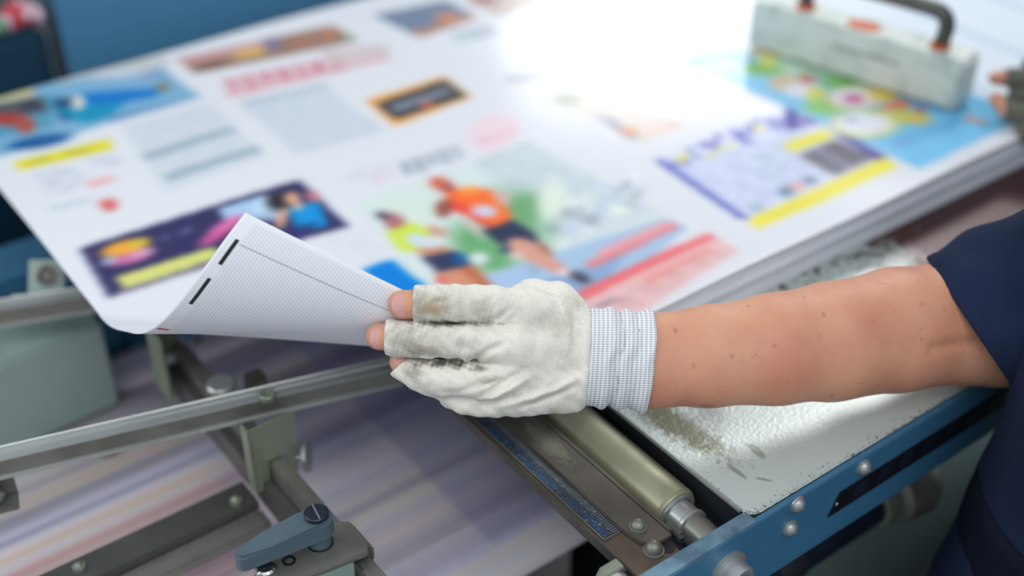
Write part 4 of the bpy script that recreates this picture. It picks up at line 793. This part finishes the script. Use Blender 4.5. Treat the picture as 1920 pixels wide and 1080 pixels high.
def handb_f(P): return hands(P, [IDXb, MIDb, RNGb, LITb, c((1078, 606, .914, 24), (1040, 572, .916, 24), (985, 566, .920, 24), (945, 582, .924, 25), (905, 600, .931, 22))], [[(q[0], q[1]*.8) for q in p] for p in PALM]+[c((1060, 665, .902, 56), (1150, 672, .902, 64))], .0008, .004)
def build_sdf(name, m, parts, parent, attr=None):
    vs, qs, ls, n = [], [], [], 0
    for f, lo, hi, h, frame in parts:
        V, Q = surface_nets(f, lo, hi, h); ls.append(V); vs.append(toW(V) if frame == 'hand' else V); qs.append(Q+n); n += len(V)
    V = np.concatenate(vs); me = np_mesh(name, V, np.concatenate(qs)); a = me.attributes.new('hand_co', 'FLOAT_VECTOR', 'POINT'); a.data.foreach_set('vector', np.concatenate(ls).astype(np.float32).ravel())
    if attr: ca = me.color_attributes.new('soil_and_shade', 'FLOAT_COLOR', 'POINT'); cc = np.ones((len(V), 4), np.float32); cc[:, :3] = attr(np.concatenate(ls)); ca.data.foreach_set('color', cc.ravel())
    o = link(name, me, m, parent, 180); return o
person = thing('person', 'worker in navy short-sleeved shirt and grey knitted gloves lifting the corner of the printed sheet', 'person', (0, 0, 0))
# --- right hand, at the far corner of the stack
RH1 = c((1866, 147, 1.262, 14.5), (1900, 146, 1.262, 19), (1950, 152, 1.258, 22), (2000, 170, 1.25, 26)); RH2 = c((1868, 186, 1.258, 15), (1892, 208, 1.252, 19), (1945, 222, 1.245, 24), (2000, 220, 1.24, 28)); RH3 = c((1905, 178, 1.266, 16), (1960, 185, 1.258, 22), (2000, 190, 1.25, 26)); RH4 = c((1930, 122, 1.272, 15), (1965, 132, 1.266, 19), (2005, 150, 1.256, 24)); RH5 = c((1918, 250, 1.244, 17), (1962, 250, 1.236, 22), (2010, 235, 1.23, 28))
RPALM = [c((2000, 165, 1.25, 30), (2080, 190, 1.235, 34)), c((2000, 220, 1.24, 32), (2080, 215, 1.23, 36))]
RW = CMn[:3, :3]@np.array(cp(2100, 205, 1.228))+CMn[:3, 3]; REL = np.array((1.33, .36, 1.13))
thin = lambda ch, s: [(q[0], q[1]*s) for q in ch]
def rhand_glove(P):
    g = hands(P, [RH1, RH2, RH3, RH4, RH5], RPALM, .001, .006); x = P[..., 0]
    cutx = lambda ch, px: ch[0][0][0]+(px)/FPX*1.26
    d = [chain(P, r) for r in (RH1, RH2)]
    g = np.maximum(g, np.where(d[0] < d[1], cp(1880, 147, 1.262)[0]-x, cp(1878, 190, 1.255)[0]-x)); return g
def rhand_skin(P): return hands(P, [thin(r, .88) for r in (RH1, RH2)]+[thin(r, .8) for r in (RH3, RH4, RH5)], [thin(r, .8) for r in RPALM], .001, .005)
# --- figure in machine frame
def limb(P, pts, k=.02): return chain(P, [(p[:3], p[3]) for p in pts], k)
def whole_skin(P):
    g = limb(P, [(*RW, .030), (*((RW+REL)/2), .038), (*REL, .044), (*SHR, .05)])
    g = np.minimum(g, limb(P, [(.935, .235, 1.38, .055), (.935, .285, 1.47, .052)]))
    hd = smin(ell(P, (.935, .325, 1.565), (.075, .095, .115)), ell(P, (.935, .362, 1.505), (.052, .055, .055)), .03)
    hd = smin(hd, limb(P, [(.935, .412, 1.555, .010), (.935, .432, 1.530, .014)]), .012)
    for s in (-1, 1):
        hd = smin(hd, ell(P, (.935+s*.078, .315, 1.545), (.010, .020, .032)), .006); hd = -smin(-hd, ell(P, (.935+s*.032, .418, 1.562), (.020, .014, .012)), .01)*1.
        hd = smin(hd, ell(P, (.935+s*.032, .405, 1.562), (.014, .012, .012)), .002); hd = smin(hd, ell(P, (.935+s*.008, .412, 1.492), (.020, .009, .006)), .006)
    g = smin(g, hd, .02)
    g = np.minimum(g, limb(P, [(.80, .25, .92, .08), (.93, .23, 1.30, .09)]))
    for s in (-1, 1): g = np.minimum(g, limb(P, [(.79+s*.08, .24, .86, .065), (.80+s*.115, .25, .48, .050), (.81+s*.13, .20, .10, .036), (.81+s*.135, .27, .035, .03)]))
    return g
skin_glo = build_sdf('body', 'skin', [
    (handb_f, (-.12, -.105, -.960), (.085, .012, -.835), .00115, 'hand'), (arm_f, (.060, -.10, -1.045), (.47, .16, -.83), .0026, 'hand'),
    (rhand_skin, (.45, .10, -1.31), (.66, .26, -1.17), .002, 'hand'), (whole_skin, (.55, .05, .0), (1.5, .72, 1.72), .0085, 'world')], person)
def soil_and_shade(L):
    X, Y = L[:, 0], L[:, 1]; out = np.tile(np.array(lin((234, 229, 216))), (len(L), 1)); n = (np.sin(X*420+1.7*np.sin(Y*310))*np.sin(Y*380+1.3*np.sin(X*270))+.6*np.sin(X*1100+Y*700)*np.sin(Y*1300-X*500))*.5
    def st(px, py, rx, ry, col, a, nz=.5):
        nonlocal out
        q = cp(px, py, .88); e = np.hypot((X-q[0])/(rx/FPX*.88), (Y-q[1])/(ry/FPX*.88)); k = np.clip(1.15-e+n*nz, 0, 1)[:, None]*a; out = out*(1-k)+np.array(lin(col))*k
    st(850, 572, 95, 44, (188, 182, 164), .6); st(800, 640, 90, 34, (184, 180, 166), .6); st(800, 575, 60, 40, (170, 162, 142), .6); st(815, 578, 30, 14, (168, 134, 100), .7); st(828, 562, 14, 9, (128, 122, 110), .6); st(905, 580, 24, 26, (168, 162, 146), .6); st(760, 640, 44, 36, (158, 154, 142), .75); st(800, 655, 50, 14, (150, 134, 108), .6); st(870, 640, 24, 16, (160, 156, 146), .6); st(785, 568, 18, 40, (160, 154, 140), .7)
    st(830, 682, 64, 9, (58, 56, 52), .9, .9); st(775, 700, 26, 16, (132, 130, 120), .7); st(800, 720, 30, 12, (172, 168, 156), .6); st(920, 712, 30, 10, (176, 160, 130), .5); st(1030, 600, 60, 30, (180, 176, 162), .5); st(1060, 640, 40, 50, (184, 180, 168), .45); st(1000, 700, 60, 26, (188, 184, 174), .4); st(1045, 770, 30, 10, (190, 172, 132), .5); st(850, 605, 85, 6, (84, 80, 72), .8, .7); st(900, 690, 22, 6, (92, 86, 78), .7); st(1080, 570, 26, 16, (176, 172, 158), .5); st(905, 668, 24, 14, (176, 168, 150), .4)  # thin dark line between index and middle finger is painted crease shade
    return np.clip(out*(1+.05*n[:, None]), 0, 1)
def knit(name, base, rough, rib, attr=None, dark=None):
    m = bpy.data.materials.new(name); m.use_nodes = True; t = m.node_tree; Pn = t.nodes['Principled BSDF']; Pn.inputs['Roughness'].default_value = rough; Pn.inputs['Specular IOR Level'].default_value = .15
    Pn.inputs['Sheen Weight'].default_value = .15
    a = nn(t, 'ShaderNodeAttribute', attribute_name='hand_co'); sp = nn(t, 'ShaderNodeSeparateXYZ'); t.links.new(a.outputs['Vector'], sp.inputs[0]); x, y = sp.outputs[0], sp.outputs[1]
    if rib:
        rows = mnode(t, 'SINE', mnode(t, 'MULTIPLY', mnode(t, 'ADD', x, mnode(t, 'MULTIPLY', y, -.06)), 2*math.pi/.0030)); cols = mnode(t, 'SINE', mnode(t, 'MULTIPLY', y, 2*math.pi/.0016))
        hgt = mnode(t, 'ADD', mnode(t, 'MULTIPLY', rows, .6), mnode(t, 'MULTIPLY', cols, .55)); st_ = .8; ds = .0005
    else:
        rows = mnode(t, 'SINE', mnode(t, 'MULTIPLY', mnode(t, 'ADD', mnode(t, 'MULTIPLY', x, .35), y), 2*math.pi/.00125)); cols = mnode(t, 'SINE', mnode(t, 'MULTIPLY', mnode(t, 'ADD', x, mnode(t, 'MULTIPLY', y, -.2)), 2*math.pi/.0016))
        hgt = mnode(t, 'ADD', mnode(t, 'MULTIPLY', rows, .5), mnode(t, 'ADD', mnode(t, 'MULTIPLY', cols, .35), mnode(t, 'MULTIPLY', noise(t, a.outputs['Vector'], 900, 3), .8))); st_ = .45; ds = .0004
    b = nn(t, 'ShaderNodeBump'); b.inputs['Strength'].default_value = st_; b.inputs['Distance'].default_value = ds; t.links.new(hgt, b.inputs['Height']); t.links.new(b.outputs[0], Pn.inputs['Normal'])
    if attr: v = nn(t, 'ShaderNodeVertexColor', layer_name='soil_and_shade'); col = v.outputs['Color']
    else: col = L4(*base)
    nz = noise(t, a.outputs['Vector'], 500, 4, .7); r = nn(t, 'ShaderNodeMapRange'); r.inputs[1].default_value = .5; r.inputs[2].default_value = .8; t.links.new(nz, r.inputs[0])
    col = mixc(t, mnode(t, 'MULTIPLY', r.outputs[0], .35), col, L4(*(dark or (150, 146, 136))))
    if rib: col = mixc(t, mnode(t, 'MULTIPLY', mnode(t, 'LESS_THAN', hgt, -.30), .7), col, L4(150, 157, 168))  # shadow between the ribs mixed into the colour
    t.links.new(col, Pn.inputs['Base Color']); return m
gl = build_sdf('glove', knit('knitted_glove', None, .9, False, True), [(glove_f, (-.105, -.105, -.965), (.075, .014, -.825), .00095, 'hand')], person, soil_and_shade); gl['label'] = 'soiled off-white fingerless glove on the near hand'
cf = build_sdf('cuff', knit('ribbed_cuff', (236, 236, 236), .9, True, dark=(206, 206, 208)), [(cuff_f, (.035, -.10, -.95), (.105, .0, -.845), .0010, 'hand')], gl); cf['label'] = 'light grey ribbed knit cuff'
g2 = build_sdf('glove', knit('dark_knitted_glove', (108, 108, 96), .9, False, dark=(76, 76, 68)), [(rhand_glove, (.45, .10, -1.32), (.66, .26, -1.16), .0018, 'hand')], person); g2['label'] = 'grey fingerless glove on the far hand'
# nails
def nail(center, rpx, x0, x1, half, name='fingernail', roll=0.):
    cx_, r = center; b = bmesh.new(); rows = []; nA, nB = 14, 14; r2 = r+.0006
    for sgn in (1,):
        for i in range(nB+1):
            row = []
            for j in range(nA+1):
                bb = i/nB*2-1; aa = j/nA*2-1
                k = (1-abs(aa)**4*.32) ; xx = (x0+x1)/2+(x1-x0)/2*bb*k; sx = (1-max(0, -bb)**4*.25-max(0, bb)**4*.10); ph = math.radians(half)*aa*sx+roll
                dx = min(0, xx-cx_[0]); rr = math.sqrt(max(r2*r2-dx*dx*.9, (r2*.25)**2)); edge = min(1, (1-abs(aa))*7, (1-abs(bb))*7)
                rr += .0003*(edge-1)
                row.append(b.verts.new(CM @ Vector((xx, cx_[1]+rr*math.sin(ph), cx_[2]+rr*math.cos(ph)))))
            rows.append(row)
    for p, q in zip(rows, rows[1:]):
        for j in range(nA): b.faces.new((p[j], q[j], q[j+1], p[j+1]))
    ext = bmesh.ops.solidify(b, geom=list(b.faces), thickness=-.0005)
    bmesh.ops.recalc_face_normals(b, faces=b.faces)
    me = bpy.data.meshes.new(name); b.to_mesh(me); b.free(); return link(name, me, 'nail', skin_glo, 180)
px = lambda x, d: (x-960)/FPX*d
nail(IDXb[0], 27, px(734, .868), px(768, .868), 50); nail(MIDb[0], 26, px(692, .88), px(726, .88), 52, roll=math.radians(-4)); nail(RNGb[0], 22, px(735, .89), px(758, .89), 40, roll=math.radians(28))
# clothing
pe = np.array(cp(1740, 490, .955)); pf = np.array(cp(1892, 718, .985)); scr = np.cross(pe, pf); scr /= np.linalg.norm(scr); scr = scr if scr[0] > 0 else -scr
SLV = [cp(1800, 606, .962, 128), cp(1880, 590, .972, 148), cp(1975, 560, .945, 140), (Wc(SHL), .082)]
def sleeve_f(P):
    o = chain(P, SLV, .03); o = smin(o, ell(P, cp(1836, 468, .965), (.017, .014, .03)), .012)
    X, Y = P[..., 0]*1000, P[..., 1]*1000; o = o-.0014*np.sin(X*.06+Y*.09)*np.sin(Y*.05)-.002*np.exp(-(seg2(P, ((1800, 480), (1850, 560), (1915, 680)))/.0012)**2)*-.5
    s = (P-pe.astype(np.float32))@scr.astype(np.float32); inner = o+.0048; o = np.maximum(o, -s); return np.maximum(o, -np.where(s < .03, inner, .01))
def shirt_f(P):
    g = chain(P, [((.785, .262, .84), .148), ((.82, .26, 1.02), .146), ((.93, .23, 1.24), .155), ((.935, .23, 1.31), .13)], .04, 1.)
    q = P.copy(); q[..., 1] = (q[..., 1]-.25)*1.22+.25
    g = chain(q, [((.785, .262, .80), .154), ((.82, .255, 1.02), .146), ((.93, .23, 1.24), .160), ((.935, .23, 1.31), .13)], .04, 1.)
    g = smin(g, chain(P, [(SHL, .075), ((.935, .23, 1.37), .07), (SHR, .075)], .02), .05); g = smin(g, chain(P, [(SHR, .078), (tuple(.55*np.array(SHR)+.45*REL), .072)], .02), .03)
    g = smin(g, chain(P, [(SHL, .082), ((.773, .29, 1.22), .076)], .02), .03)
    g = g-.003*np.sin(P[..., 0]*40+P[..., 2]*22)*np.sin(P[..., 2]*31+P[..., 1]*20)
    return np.maximum(np.maximum(g, .775-P[..., 2]), P[..., 2]-1.42)
ss = build_sdf('shirt', 'navy', [(sleeve_f, (.28, -.12, -1.09), (.56, .12, -.72), .0021, 'hand'), (shirt_f, (.55, .02, .75), (1.36, .46, 1.46), .0065, 'world')], person)
def trouser_f(P):
    q = P.copy(); q[..., 1] = (q[..., 1]-.25)*1.2+.25; g = chain(q, [((.79, .256, .90), .146), ((.785, .256, .80), .154)], .02)
    for s in (-1, 1): g = smin(g, limb(P, [(.785+s*.085, .245, .80, .098), (.80+s*.115, .25, .48, .074), (.81+s*.13, .205, .09, .062)]), .03)
    g = g-.003*np.sin(P[..., 2]*38+P[..., 0]*25); return np.maximum(g, P[..., 2]-.93)
build_sdf('trousers', 'trouser', [(trouser_f, (.50, .02, .05), (1.12, .46, .95), .0065, 'world')], person)
def hair_f(P): return np.maximum(ell(P, (.935, .318, 1.580), (.084, .102, .112)), np.maximum((P[..., 1]-.385)+(1.60-P[..., 2])*1.1, 1.50-P[..., 2]+0*P[..., 0]))
build_sdf('hair', 'hair', [(hair_f, (.83, .20, 1.46), (1.04, .45, 1.71), .004, 'world')], person)
for s in (-1, 1): build_sdf('shoe', 'shoe', [(lambda P, s=s: np.maximum(limb(P, [(.81+s*.13, .17, .045, .045), (.81+s*.135, .29, .036, .044)]), .001-P[..., 2]), (.58, .08, -.01), (1.06, .36, .12), .005, 'world')], person)
